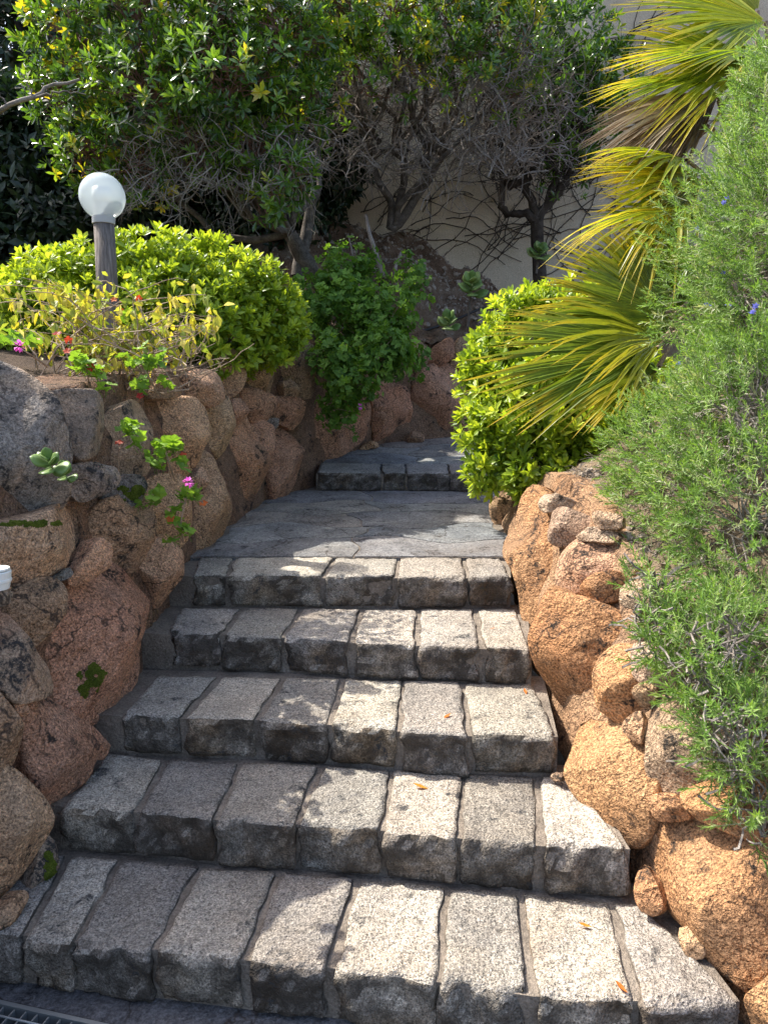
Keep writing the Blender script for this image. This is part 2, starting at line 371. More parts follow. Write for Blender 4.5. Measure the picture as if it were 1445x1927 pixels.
def chaikin(P, it=2):
    for _ in range(it):
        Q = []
        for i in range(len(P)):
            a, b = P[i], P[(i + 1) % len(P)]; Q += [a * .8 + b * .2, a * .2 + b * .8]
        P = Q
    return P
def resample(P, n):
    P = np.array(P); D = np.linalg.norm(np.roll(P, -1, 0) - P, axis=1); L = np.concatenate([[0], np.cumsum(D)])
    Q = np.concatenate([P, P[:1]]); s = np.linspace(0, L[-1], n, endpoint=False)
    return np.stack([np.interp(s, L, Q[:, k]) for k in range(Q.shape[1])], 1)
PROFILE = [(1.03, -.34), (1.06, -.18), (1.08, -.06), (1.08, .0), (1.07, .04), (1.045, .064), (.99, .077), (.87, .083), (.65, .086), (.42, .088), (.2, .089)]
def boulder_mesh(pix, poly, nrm, batter, seed, flat=1.0, tocam=.38, push=0.0, grow=1.0):
    cx = sum(p[0] for p in pix) / len(pix); cy = sum(p[1] for p in pix) / len(pix)
    c, n = wall_hit(cx, cy, poly, nrm, batter)
    tc = (E0 - c); tc.z *= .4; tc.normalize()
    n = (n * (1 - tocam) + tc * tocam).normalized(); c = c + n * push
    e1 = Vector((0, 0, 1)).cross(n).normalized(); e2 = n.cross(e1)
    P2 = []
    for p in pix:
        d = ray(*p); tt = (c - E0).dot(n) / d.dot(n); h = E0 + d * tt - c; P2.append(np.array((h.dot(e1), h.dot(e2))))
    P2 = resample(chaikin(P2, 1), 44); ctr = P2.mean(0)
    area = .5 * abs(np.dot(P2[:, 0], np.roll(P2[:, 1], -1)) - np.dot(P2[:, 1], np.roll(P2[:, 0], -1)))
    zs = min(1.5, 2.1 * math.sqrt(area)) * flat
    rnd = random.Random(seed); off = Vector((rnd.uniform(-50, 50), rnd.uniform(-50, 50), rnd.uniform(-50, 50)))
    tilt = (rnd.uniform(-.16, .16), rnd.uniform(-.16, .16))
    size = math.sqrt(area); facets = []
    for _ in range(7):
        th = rnd.uniform(0, 2 * math.pi); fn = (n + (e1 * math.cos(th) + e2 * math.sin(th)) * rnd.uniform(.3, 1.1)).normalized()
        facets.append((fn, size * rnd.uniform(.07, .17)))
    V = []
    for s, z in PROFILE + [(0, .089)]:
        pts = ctr + (P2 - ctr) * s * grow if s > 0 else [ctr]
        for q in pts:
            rel = q - ctr
            zz = z * zs - .055 * zs + (tilt[0] * rel[0] + tilt[1] * rel[1]) * (1 if z > -.1 else 0)
            v = c + e1 * q[0] + e2 * q[1] + n * zz
            k = 1 if z > -.1 else .3
            a = fbm(v + off, 3.2, 2) * .032 + fbm(v + off, 14, 3) * .017
            ridge = -abs(noise.noise((v + off) * 5.0)) * .05
            for fn, ft in facets:      # planes broken off the stone
                ex = fn.dot(v - c) - ft
                if ex > 0 and z > -.1: v = v - n * min(.10, ex / max(.35, fn.dot(n)) * .8)
            # keep the outline while the face heaves
            edge = 1 if s < .97 else .45
            v = v + n * (a + ridge) * k * min(1, zs) * edge + (e1 * noise.noise((v + off) * 11) + e2 * noise.noise((v - off) * 11)) * .008
            V.append(v)
    m = 44; nr = len(PROFILE); Fq = []
    for i in range(nr - 1):
        for j in range(m): Fq.append((i * m + j, i * m + (j + 1) % m, (i + 1) * m + (j + 1) % m, (i + 1) * m + j))
    Ft = [((nr - 1) * m + j, (nr - 1) * m + (j + 1) % m, nr * m) for j in range(m)]
    return V, Fq, Ft, c, n, e1, e2
def poly_boulder(name, pix, poly, nrm, batter, parent, color, seed, material='boulder', **kw):
    V, Fq, Ft, *rest = boulder_mesh(pix, poly, nrm, batter, seed, **kw)
    me = mesh_np(name, [tuple(v) for v in V], [Fq, Ft], material, smooth=True)
    # outward faces
    o = obj(name, me, parent, color)
    if rest[1].dot(me.polygons[len(Fq)].normal) < 0: me.flip_normals()
    return o
def wall_core(poly, nrm, batter, heights, inset=.04, thick=.35):
    """the stone and earth the boulders are set in, heaving irregularly"""
    V, nk, m_ = [], 14, 8; n = (len(poly) - 1) * m_ + 1
    for a in range(n):
        k = a / m_; i = min(len(poly) - 2, int(k)); f = k - i
        p = Vector(poly[i]).lerp(Vector(poly[i + 1]), f); q = nrm[i].lerp(nrm[i + 1], f).normalized(); h = heights[i] + (heights[i + 1] - heights[i]) * f
        for k in range(nk):
            z = k / (nk - 1) * h; b_ = p - q * (inset + batter * z) + Vector((0, 0, z - (.25 if k == 0 else 0)))
            wob = fbm(b_, 7, 3) * .03 - abs(noise.noise(b_ * 5)) * .04; V.append(b_ + q * wob)
        V.append(p - q * (inset + batter * h + thick) + Vector((0, 0, h)))
    nk += 1
    Fq = [(i * nk + k, (i + 1) * nk + k, (i + 1) * nk + k + 1, i * nk + k + 1) for i in range(n - 1) for k in range(nk - 1)]
    return [tuple(v) for v in V], [Fq]

PINK, TAN, ORANGE, PALE, GREY, BROWN = (.66, .385, .245), (.62, .415, .255), (.55, .305, .155), (.54, .40, .28), (.29, .26, .225), (.50, .34, .225)
def jit(c, s, k=.12, hue=.03):
    r_ = random.Random(s); f = 1 + r_.uniform(-k, k); return tuple(min(.9, x * f * (1 + r_.uniform(-hue, hue))) for x in c)
LEFT = [
 (GREY, 1, [(-40, 650), (30, 658), (75, 690), (107, 740), (125, 790), (137, 850), (133, 872), (141, 917), (147, 937), (120, 960), (50, 976), (-40, 990)]),
 (GREY, 1, [(107, 740), (150, 732), (185, 735), (215, 770), (212, 815), (200, 845), (155, 865), (142, 840), (127, 795)]),
 (GREY, 1, [(150, 880), (170, 870), (230, 880), (232, 905), (210, 925), (175, 943), (150, 920)]),
 (GREY, 1, [(232, 895), (270, 895), (280, 920), (267, 947), (225, 957), (213, 925)]),
 (GREY, 1, [(131, 870), (150, 878), (146, 900), (134, 893)]),
 (BROWN, 1, [(218, 780), (240, 765), (285, 750), (302, 765), (294, 830), (290, 885), (250, 897), (230, 877), (213, 815)]),
 (TAN, 0, [(288, 760), (320, 749), (377, 747), (397, 770), (399, 815), (388, 837), (386, 862), (368, 907), (345, 902), (300, 887), (286, 850)]),
 (BROWN, 0, [(283, 748), (305, 718), (345, 708), (354, 740), (320, 752)]),
 (TAN, 0, [(350, 710), (380, 695), (415, 693), (427, 720), (421, 750), (401, 767), (385, 750), (350, 742)]),
 (TAN, 0, [(410, 663), (455, 655), (463, 680), (461, 727), (445, 749), (427, 737), (424, 700)]),
 (TAN, 0, [(456, 660), (490, 649), (522, 670), (537, 705), (531, 737), (510, 747), (480, 731), (461, 705)]),
 (BROWN, 0, [(502, 650), (540, 637), (590, 643), (612, 670), (602, 710), (599, 742), (570, 747), (545, 727), (530, 690)]),
 (BROWN, 0, [(536, 718), (560, 712), (567, 742), (543, 749)]),
 (PINK, 0, [(456, 735), (480, 729), (522, 745), (525, 775), (510, 795), (480, 789), (469, 765)]),
 (PINK, 0, [(519, 755), (535, 743), (577, 750), (577, 791), (560, 808), (529, 789)]),
 (TAN, 0, [(397, 768), (425, 737), (444, 750), (449, 780), (452, 825), (436, 862), (400, 837), (389, 815)]),
 (PINK, 0, [(442, 752), (465, 749), (473, 775), (455, 805), (445, 785)]),
 (PINK, 0, [(453, 800), (475, 780), (491, 795), (494, 840), (512, 865), (522, 900), (507, 947), (480, 960), (452, 943), (439, 890), (436, 850)]),
 (PINK, 0, [(513, 815), (540, 795), (566, 815), (579, 860), (577, 903), (552, 933), (525, 948), (517, 900), (500, 865)]),
 (PINK, 0, [(486, 795), (500, 789), (519, 800), (518, 832), (510, 853), (492, 852)]),
 (GREY, 0, [(506, 790), (526, 786), (524, 806), (511, 807)]),
 (TAN, 0, [(387, 845), (410, 843), (436, 880), (452, 930), (458, 975), (447, 1010), (400, 1035), (368, 1040), (366, 1000), (379, 960), (384, 905)]),
 (TAN, 0, [(366, 905), (386, 878), (395, 890), (389, 922), (371, 932)]),
 (BROWN, 0, [(199, 962), (232, 937), (288, 923), (301, 970), (292, 1027), (283, 1068), (249, 1066), (219, 1038), (198, 995)]),
 (TAN, 0, [(285, 1037), (315, 1000), (359, 1037), (363, 1066), (342, 1089), (335, 1136), (314, 1136), (306, 1095), (285, 1074)]),
 (TAN, 0, [(290, 941), (315, 893), (367, 898), (375, 940), (370, 987), (358, 1036), (330, 1016), (304, 985)]),
 (TAN, 0, [(-40, 990), (0, 988), (62, 974), (158, 943), (188, 957), (199, 991), (192, 1017), (158, 1055), (112, 1081), (37, 1112), (-40, 1114)]),
 (PINK, 0, [(142, 1092), (157, 1058), (195, 1012), (219, 1029), (209, 1067), (183, 1088), (153, 1105)]),
 (GREY, 0, [(107, 1090), (137, 1067), (143, 1080), (125, 1093)]),
 (BROWN, 0, [(21, 1149), (54, 1115), (95, 1086), (130, 1094), (141, 1117), (126, 1150), (105, 1183), (75, 1222), (53, 1191)]),
 (PINK, 0, [(216, 1065), (249, 1059), (287, 1078), (315, 1112), (324, 1149), (309, 1199), (317, 1255), (292, 1301), (232, 1343), (199, 1362), (161, 1342), (119, 1308), (94, 1275), (80, 1224), (107, 1170), (144, 1116), (178, 1086)]),
 (PINK, 1, [(-40, 1139), (0, 1142), (25, 1152), (55, 1191), (80, 1228), (109, 1257), (116, 1295), (75, 1313), (24, 1319), (3, 1283), (-40, 1266)]),
 (PINK, 0, [(56, 1319), (95, 1313), (137, 1327), (200, 1372), (230, 1399), (223, 1434), (198, 1425), (190, 1454), (167, 1483), (120, 1515), (103, 1506), (74, 1478), (61, 1432), (49, 1370)]),
 (BROWN, 0, [(-40, 1268), (2, 1277), (31, 1330), (53, 1380), (62, 1430), (35, 1452), (0, 1443), (-40, 1452)]),
 (TAN, 0, [(-40, 1448), (0, 1446), (30, 1443), (66, 1475), (96, 1520), (102, 1560), (91, 1617), (50, 1682), (0, 1723), (-40, 1745)]),
 (GREY, 1, [(94, 1560), (116, 1590), (113, 1632), (90, 1678), (64, 1682), (84, 1620)]),
 (TAN, 0, [(-40, 1727), (0, 1720), (50, 1681), (66, 1690), (40, 1732), (0, 1755), (-40, 1765)]),
 (GREY, 1, [(-40, 1110), (15, 1110), (38, 1120), (20, 1141), (-40, 1143)]),
 (PINK, 0, [(32, 1320), (52, 1316), (58, 1341), (45, 1354)]),
 (PINK, 0, [(574, 748), (600, 743), (650, 783), (690, 739), (709, 760), (709, 797), (696, 827), (665, 847), (630, 863), (595, 880), (576, 896), (576, 835), (569, 800)]),
 (PINK, 0, [(686, 725), (725, 718), (777, 729), (780, 780), (777, 812), (760, 828), (715, 838), (706, 797), (699, 755)]),
 (PINK, 0, [(784, 720), (800, 694), (840, 684), (887, 690), (930, 700), (935, 790), (887, 825), (840, 825), (800, 823), (781, 796), (776, 760)]),
 (BROWN, 0, [(767, 655), (785, 641), (810, 645), (810, 673), (796, 699), (779, 691)]),
 (PINK, 0, [(803, 681), (820, 649), (850, 634), (859, 650), (853, 673), (825, 692)]),
 (BROWN, 0, [(852, 681), (860, 640), (885, 631), (920, 640), (925, 682), (885, 692), (860, 687)]),
 (BROWN, 0, [(766, 832), (782, 809), (800, 822), (797, 832)]),
 (TAN, 0, [(680, 848), (695, 829), (714, 834), (714, 842)]),
 (BROWN, 0, [(603, 648), (680, 648), (690, 722), (642, 764), (598, 742)]),
 (BROWN, 0, [(688, 648), (766, 650), (782, 700), (725, 720), (690, 717)]),
]
RIGHT = [
 (TAN, 0, [(922, 921), (940, 911), (950, 930), (940, 977), (928, 1002), (911, 980)]),
 (ORANGE, 0, [(948, 919), (972, 908), (1009, 942), (1021, 996), (1030, 1046), (1038, 1096), (1026, 1146), (1011, 1187), (1003, 1215), (981, 1188), (972, 1129), (970, 1079), (951, 1054), (934, 1030), (937, 975)]),
 (PALE, 0, [(1014, 984), (1018, 962), (1044, 950), (1112, 977), (1108, 993), (1078, 1001), (1061, 1018), (1031, 1022)]),
 (PALE, 0, [(1081, 1005), (1115, 989), (1150, 999), (1132, 1018), (1093, 1018)]),
 (PALE, 0, [(1110, 962), (1156, 962), (1154, 991), (1114, 989)]),
 (PALE, 0, [(1005, 924), (1055, 930), (1082, 955), (1044, 955), (1014, 963)]),
 (TAN, 0, [(1029, 1038), (1069, 1016), (1116, 1014), (1154, 1033), (1171, 1054), (1148, 1077), (1102, 1089), (1082, 1114), (1047, 1109), (1037, 1079)]),
 (ORANGE, 0, [(1083, 1108), (1111, 1082), (1153, 1076), (1169, 1096), (1153, 1119), (1119, 1131), (1093, 1126)]),
 (PALE, 0, [(1168, 1058), (1208, 1049), (1208, 1064), (1176, 1085)]),
 (ORANGE, 0, [(1040, 1112), (1061, 1128), (1103, 1136), (1138, 1157), (1158, 1183), (1133, 1205), (1116, 1238), (1108, 1288), (1097, 1326), (1069, 1365), (1039, 1361), (1022, 1330), (1005, 1280), (1003, 1237), (1010, 1196), (1027, 1150)]),
 (ORANGE, 0, [(1114, 1241), (1136, 1214), (1166, 1214), (1192, 1244), (1196, 1295), (1194, 1330), (1166, 1369), (1151, 1373), (1131, 1342), (1110, 1321), (1106, 1279)]),
 (ORANGE, 0, [(1055, 1370), (1070, 1361), (1111, 1320), (1137, 1344), (1166, 1377), (1212, 1410), (1221, 1461), (1225, 1480), (1217, 1537), (1194, 1573), (1173, 1582), (1132, 1547), (1091, 1507), (1061, 1471), (1051, 1430)]),
 (TAN, 0, [(1164, 1366), (1193, 1334), (1201, 1360), (1204, 1397), (1185, 1392)]),
 (PALE, 0, [(1197, 1328), (1227, 1311), (1260, 1329), (1332, 1358), (1387, 1414), (1386, 1447), (1313, 1477), (1268, 1499), (1232, 1497), (1213, 1450), (1206, 1400)]),
 (TAN, 0, [(1189, 1295), (1210, 1277), (1226, 1300), (1216, 1321), (1199, 1326)]),
 (ORANGE, 0, [(1216, 1505), (1235, 1494), (1271, 1499), (1288, 1536), (1260, 1545), (1227, 1542)]),
 (ORANGE, 0, [(1279, 1490), (1323, 1474), (1373, 1467), (1450, 1489), (1490, 1540), (1460, 1592), (1373, 1568), (1318, 1547), (1287, 1516)]),
 (ORANGE, 0, [(1182, 1587), (1202, 1554), (1228, 1541), (1298, 1549), (1373, 1566), (1450, 1594), (1500, 1640), (1500, 1760), (1455, 1817), (1425, 1848), (1393, 1855), (1352, 1832), (1316, 1796), (1308, 1750), (1262, 1737), (1231, 1706), (1216, 1650)]),
 (ORANGE, 0, [(1189, 1645), (1205, 1634), (1223, 1660), (1240, 1706), (1225, 1722), (1199, 1711)]),
 (TAN, 0, [(1267, 1750), (1290, 1744), (1309, 1755), (1314, 1802), (1290, 1802)]),
 (ORANGE, 0, [(1403, 1880), (1423, 1854), (1455, 1824), (1510, 1800), (1510, 1960), (1430, 1960), (1403, 1937)]),
 (PALE, 0, [(1168, 1175), (1200, 1164), (1247, 1184), (1242, 1202), (1190, 1202)]),
 (TAN, 0, [(1034, 1458), (1048, 1451), (1059, 1460), (1050, 1470), (1037, 1468)]),
 (PALE, 0, [(1165, 1100), (1230, 1085), (1260, 1120), (1215, 1150), (1170, 1140)]),
 (PALE, 0, [(1175, 1215), (1230, 1205), (1275, 1250), (1240, 1290), (1195, 1280)]),
]
lw = empty('boulder_wall', (-1.0, 3.5, .6), 'shaded curved retaining wall of pinkish-brown boulders left of the steps', 'wall')
for i, (c, g, pix) in enumerate(LEFT):
    poly_boulder('boulder', pix, LF, LN, .16, lw, jit(c, i), i, 'grey_boulder' if g else 'boulder', push=.03, grow=1.02)
V, Fc = wall_core(LF, LN, .16, [1.0, 1.15, 1.2, 1.15, 1.05, .95, .93, .95, 1.02, .98, .95, .95, .95, .95], .085)
obj('stone_backing', mesh_np('stone_backing', V, Fc, 'boulder', smooth=True), lw, (.30, .19, .125))
rw = empty('boulder_wall', (.7, 3, .5), 'sunlit low retaining wall of orange boulders right of the steps', 'wall')
for i, (c, g, pix) in enumerate(RIGHT):
    poly_boulder('boulder', pix, RF, RN, .45, rw, jit(c, 100 + i), 100 + i, 'boulder', tocam=.42, push=.03, grow=1.07)
V, Fc = wall_core(RF, RN, .45, [.5, .5, .5, .5, .5, .5, .48, .42, .28, .3], .06, .3)
obj('stone_backing', mesh_np('stone_backing', V, Fc, 'boulder', smooth=True), rw, (.44, .28, .165))

# ------------------------------------------------------------------ the ground, the soil behind the walls, the earth bank
def grid_mesh(fn, nu, nv):
    V = [tuple(fn(i / (nu - 1), j / (nv - 1))) for i in range(nu) for j in range(nv)]
    Fq = [(i * nv + j, (i + 1) * nv + j, (i + 1) * nv + j + 1, i * nv + j + 1) for i in range(nu - 1) for j in range(nv - 1)]
    return V, [Fq]
def struct(name, V, Fc, m, smooth=True):
    return tag(obj(name, mesh_np(name, V, Fc, m, smooth=smooth)), kind='structure')
struct('ground', [(-150, -150, -.25), (150, -150, -.25), (150, 150, -.25), (-150, 150, -.25)], [[(0, 1, 2, 3)]], 'soil')
def lerp_poly(poly, s):
    k = s * (len(poly) - 1); i = min(len(poly) - 2, int(k)); f = k - i
    return Vector(poly[i]).lerp(Vector(poly[i + 1]), f)
LH = [1.0, 1.15, 1.2, 1.15, 1.05, .95, .93, .95, 1.02, .98, .95, .95, .95, .95]
def soil_left(u, v):
    u *= 9 / 13.0
    k = u * 13; i = min(12, int(k)); f = k - i
    p = lerp_poly(LF, u); q = LN[i].lerp(LN[i + 1], f).normalized(); h = LH[i] + (LH[i + 1] - LH[i]) * f
    d = .26 + (v ** 1.8) * 9.0
    z = p.z + h - .05 + min(.9, (d - .26) * .16)
    r_ = p - q * d; r_.z = z; r_.z += noise.noise(r_ * 3) * .03; return r_
V, Fc = grid_mesh(soil_left, 60, 34); struct('garden_soil', V, Fc, 'soil')
def soil_right(u, v):
    p = lerp_poly(RF, u); k = u * (len(RF) - 1); i = min(len(RF) - 2, int(k))
    hh = [.5, .5, .5, .5, .5, .5, .48, .42, .28, .3, .4, .5]; h = hh[i] + (hh[i + 1] - hh[i]) * (k - i)
    d = .10 + .45 * h + (v ** 1.8) * 8.0; d0 = d - .10 - .45 * h
    r_ = p + Vector((d, 0, 0)); r_.z = p.z + h - .03 + min(.45, d0 * .6) + min(1, max(0, d0 - .7) * .1); r_.z += noise.noise(r_ * 4) * .04; return r_
V, Fc = grid_mesh(soil_right, 60, 34); struct('garden_soil', V, Fc, 'drysoil')
def ridge(x):
    xs = [-4, -1.6, -.75, -.14, .3, .8, 1.3, 1.8, 3, 6]; zs = [3.7, 3.7, 3.62, 3.4, 3.35, 3.02, 2.80, 2.68, 2.6, 2.6]
    return float(np.interp(x, xs, zs))
def bank(u, v):
    x = -2.6 + 7 * u; y0 = float(np.interp(x, [-2.6, -1.0, -.55, .0, .75, 1.9, 4.4], [6.4, 6.4, 6.45, 6.85, 7.2, 7.42, 7.5]))
    y = y0 + (9.15 - y0) * v; s = v ** .8 * 1.08
    z = 2.02 + (ridge(x) - 2.02) * min(1, s)
    p = Vector((x, y, z)); a = fbm(p, 2.4, 4)
    p.z += a * .12 + abs(noise.noise(p * 7)) * .05; p.y -= a * .1; return p
V, Fc = grid_mesh(bank, 130, 60); struct('earth_bank', V, Fc, 'bank')
# loose stones in the bank
def stone_template(r):
    P = r.normal(size=(14, 3)); P /= np.linalg.norm(P, axis=1)[:, None]
    me = bpy.data.meshes.new('t'); import bmesh
    b_ = bmesh.new(); [b_.verts.new(p * r.uniform(.75, 1.1)) for p in P]; bmesh.ops.convex_hull(b_, input=b_.verts)
    bmesh.ops.delete(b_, geom=[v for v in b_.verts if not v.link_faces], context='VERTS'); bmesh.ops.triangulate(b_, faces=b_.faces)
    b_.verts.index_update(); V = np.array([v.co[:] for v in b_.verts]); T3 = np.array([[v.index for v in f.verts] for f in b_.faces]); b_.free()
    return (V, np.zeros((0, 4), int), T3, np.zeros(len(V)), np.zeros(len(V)))
ST = [stone_template(rng) for _ in range(5)]
n = 2600; pos = np.array([tuple(bank(.2 + .55 * rng.random(), rng.random() ** .8)) for _ in range(n)])
sz = .010 + .030 * rng.random(n) ** 3
gme = scatter('gravel', ST, pos, frames(rng.normal(size=(n, 3)), rng), sz, rng.random(n), 'pebble', rng)
tag(obj('gravel', gme), 'loose gravel stuck in the brown earth bank below the plaster wall', 'gravel', kind='stuff')

n = 1500; pos = np.array([tuple(soil_right(rng.uniform(.2, .95), rng.random() ** 1.5 * .35)) for _ in range(n)])
gme = scatter('rubble', ST, pos, frames(rng.normal(size=(n, 3)), rng), .004 + .022 * rng.random(n) ** 4, rng.random(n), 'pebble', rng)
tag(obj('rubble', gme), 'small stones strewn on the dry soil under the rosemary', 'stones', kind='stuff')
lines = []
for _ in range(420):
    q = np.array(soil_right(rng.uniform(.2, .95), rng.random() ** 1.5 * .3)) + np.array([0, 0, .006]); e = rng.normal(size=3) * .06; e[2] = abs(e[2]) * .4
    lines.append((wander(q, q + e, 5, .2, rng), np.linspace(.0022, .0012, 5)))
V, Fc = tubes(lines, 3); tag(obj('twig_litter', mesh_np('twig_litter', V, Fc, 'twig')), 'dry twigs littering the soil under the rosemary', 'twigs', kind='stuff')

# ------------------------------------------------------------------ pavement and drain at the foot of the steps
g1, g2 = onz(-40, 1871, 0), onz(230, 1931, 0)
gd = (g2 - g1).normalized(); gn = Vector((gd.y, -gd.x, 0))
if gn.y > 0: gn = -gn
def slab(name, pts, z0, z1, m, parent=None, color=None):
    k = len(pts); V = [(p[0], p[1], z0) for p in pts] + [(p[0], p[1], z1) for p in pts]
    Fc = [[tuple(range(k, 2 * k))], [(i, (i + 1) % k, k + (i + 1) % k, k + i) for i in range(k)]]
    return obj(name, mesh_np(name, V, Fc, m), parent, color)
a = g1 - gd * 3; b = g2 + gd * 3
pv = tag(slab('pavement', [a, b, (3, 2.2), (-3, 2.2)], -.2, 0.0, 'flag', color=(.16, .16, .165)), kind='structure')
GW = .2
a2, b2 = a + gn * (GW + .02), b + gn * (GW + .02)
tag(slab('pavement', [a2 + gn * 4, b2 + gn * 4, b2, a2], -.2, 0.0, 'flag', color=(.16, .16, .165)), kind='structure')
gr = empty('drain_grate', g1, 'galvanised steel drain grate at the bottom step, lower left corner', 'grate')
def bar(p, q, wd, z0, z1):
    d = (q - p).normalized(); s = Vector((d.y, -d.x, 0)) * wd / 2
    c = [p - s, p + s, q + s, q - s]; V = [(v.x, v.y, z0) for v in c] + [(v.x, v.y, z1) for v in c]
    return V, [[(0, 3, 2, 1), (4, 5, 6, 7), (0, 1, 5, 4), (1, 2, 6, 5), (2, 3, 7, 6), (3, 0, 4, 7)]]
A0, A1 = g1 - gd * .4 + gn * .012, g2 + gd * .15 + gn * .012
for k_ in (0, GW - .012):
    V, Fc = bar(A0 + gn * k_, A1 + gn * k_, .012, -.04, .005); obj('frame_bar', mesh_np('frame_bar', V, Fc, 'metal'), gr)
L = (A1 - A0).length; nb = int(L / .034)
V, Fc = bar(Vector((0, 0, 0)), gn * (GW - .03), .004, -.035, .001); bm_ = mesh_np('bearing_bar', V, Fc, 'metal')
for i in range(nb): obj('bearing_bar', bm_, gr, matrix=Matrix.Translation(A0 + gd * (.02 + i * .034) + gn * .008))
for k_ in (.035, .075, .115, .155):
    V, Fc = cap_tube([A0 + gn * k_ + Vector((0, 0, .001)), A1 + gn * k_ + Vector((0, 0, .001))], .0035, 6); obj('cross_rod', mesh_np('cross_rod', V, Fc, 'metal', smooth=True), gr)

# ------------------------------------------------------------------ the steps
def cube_grid(nx, ny, nz):
    idx, V, Fq = {}, [], []
    def vid(i, j, k):
        if (i, j, k) not in idx: idx[(i, j, k)] = len(V); V.append((i / nx, j / ny, k / nz))
        return idx[(i, j, k)]
    for i in range(nx):
        for j in range(ny):
            Fq.append((vid(i, j, nz), vid(i + 1, j, nz), vid(i + 1, j + 1, nz), vid(i, j + 1, nz)))
            Fq.append((vid(i, j, 0), vid(i, j + 1, 0), vid(i + 1, j + 1, 0), vid(i + 1, j, 0)))
    for i in range(nx):
        for k in range(nz):
            Fq.append((vid(i, 0, k), vid(i + 1, 0, k), vid(i + 1, 0, k + 1), vid(i, 0, k + 1)))
            Fq.append((vid(i, ny, k), vid(i, ny, k + 1), vid(i + 1, ny, k + 1), vid(i + 1, ny, k)))
    for j in range(ny):
        for k in range(nz):
            Fq.append((vid(0, j, k), vid(0, j, k + 1), vid(0, j + 1, k + 1), vid(0, j + 1, k)))
            Fq.append((vid(nx, j, k), vid(nx, j + 1, k), vid(nx, j + 1, k + 1), vid(nx, j, k + 1)))
    return np.array(V), np.array(Fq)
CG = cube_grid(16, 14, 7)
def block_mesh(fl, fr, br, bl, z1, h, seed, rough=1.0, zfun=None, rad=.011):
    U, Fq = CG; fl, fr, br, bl = [np.array(p[:2], float) for p in (fl, fr, br, bl)]
    wd = np.linalg.norm(fr - fl); dp = np.linalg.norm(bl - fl); dims = np.array([wd, dp, h])
    r_ = min(rad, h * .3, dp * .3)
    # crowd the grid towards the edges
    W = U.copy(); W = W + .10 * np.sin(2 * np.pi * W) / (2 * np.pi) * -1
    X = W * dims; q = np.clip(X, r_, dims - r_); d = X - q; ln = np.linalg.norm(d, axis=1)[:, None]
    X = np.where(ln > 1e-9, q + d / np.maximum(ln, 1e-9) * r_, X); nrm = np.where(ln > 1e-9, d / np.maximum(ln, 1e-9), 0)
    u, v = X[:, 0] / wd, X[:, 1] / dp
    xy = fl * ((1 - u) * (1 - v))[:, None] + fr * (u * (1 - v))[:, None] + br * (u * v)[:, None] + bl * ((1 - u) * v)[:, None]
    e1 = (fr - fl) / wd; e2 = np.array([-e1[1], e1[0]])
    rnd = random.Random(seed); off = Vector((rnd.uniform(-40, 40), rnd.uniform(-40, 40), rnd.uniform(-40, 40)))
    out = []
    tl = (rnd.uniform(-.014, .014), rnd.uniform(-.014, .014)); lift = rnd.uniform(.001, .004)
    for i in range(len(X)):
        p = Vector((xy[i, 0], xy[i, 1], z1 - h + X[i, 2])); n_ = nrm[i]
        front = max(0, -n_[1]); top = max(0, n_[2]); side = abs(n_[0])
        a = fbm(p + off, 9, 4); b_ = fbm(p - off, 22, 3)
        chip = max(0, noise.noise((p + off) * 13) - .12) * .05 if front > .2 and top > .2 else 0
        dn = front * (a * .023 + b_ * .014) * rough - chip * .8 + side * (a * .018 + b_ * .006) * rough + max(0, n_[1]) * (a * .02)
        dz = top * (abs(a) * .007 + abs(b_) * .007) * rough - chip * .5
        sx = math.copysign(1, n_[0]) if side > .01 else 0
        hx, hy = e1[0] * sx * side * dn - e2[0] * front * dn + e2[0] * max(0, n_[1]) * dn, e1[1] * sx * side * dn - e2[1] * front * dn + e2[1] * max(0, n_[1]) * dn
        zt = (tl[0] * (u[i] - .5) * wd + tl[1] * (v[i] - .5) * dp + lift) * X[i, 2] / h
        p = Vector((p.x + hx, p.y + hy, p.z + dz + zt))
        if zfun: p.z += zfun(p.y) - zfun(fl[1])
        out.append(tuple(p))
    return out, Fq
STEPS = {
 1: dict(z=R, seams=[(-75, 1758, 55, 1612), (45, 1768, 125, 1622), (137, 1780, 222, 1632), (290, 1795, 370, 1645), (460, 1815, 525, 1652), (622, 1830, 667, 1670), (825, 1857, 838, 1685), (1002, 1884, 983, 1697), (1205, 1893, 1153, 1712), (1404, 1893, 1215, 1715)]),
 2: dict(z=2 * R, seams=[(113, 1522, 192, 1425), (257, 1532, 310, 1440), (405, 1547, 450, 1444), (555, 1556, 605, 1450), (719, 1568, 735, 1460), (862, 1582, 873, 1465), (1018, 1597, 1013, 1472), (1192, 1603, 1075, 1472)]),
 3: dict(z=3 * R, seams=[(222, 1350, 288, 1278), (345, 1355, 410, 1280), (485, 1357, 530, 1283), (617, 1366, 645, 1284), (750, 1379, 755, 1288), (885, 1388, 870, 1291), (1052, 1389, 1005, 1292)]),
 4: dict(z=4 * R, seams=[(314, 1195, 335, 1148), (418, 1197, 455, 1150), (532, 1201, 565, 1150), (660, 1211, 680, 1152), (785, 1216, 785, 1152), (905, 1222, 895, 1152), (1002, 1226, 975, 1150)]),
 5: dict(z=5 * R, seams=[(360, 1085, 372, 1050), (428, 1085, 440, 1049), (608, 1088, 630, 1049), (745, 1088, 752, 1049), (880, 1088, 872, 1049), (962, 1087, 944, 1049)]),
}
stairs = empty('stone_steps', (-.1, 1.7, 0), 'flight of rough grey granite block steps rising between two boulder walls', 'steps')
GRAN = [(.51, .455, .375), (.44, .40, .34), (.54, .48, .39), (.41, .37, .315)]
seed = 500
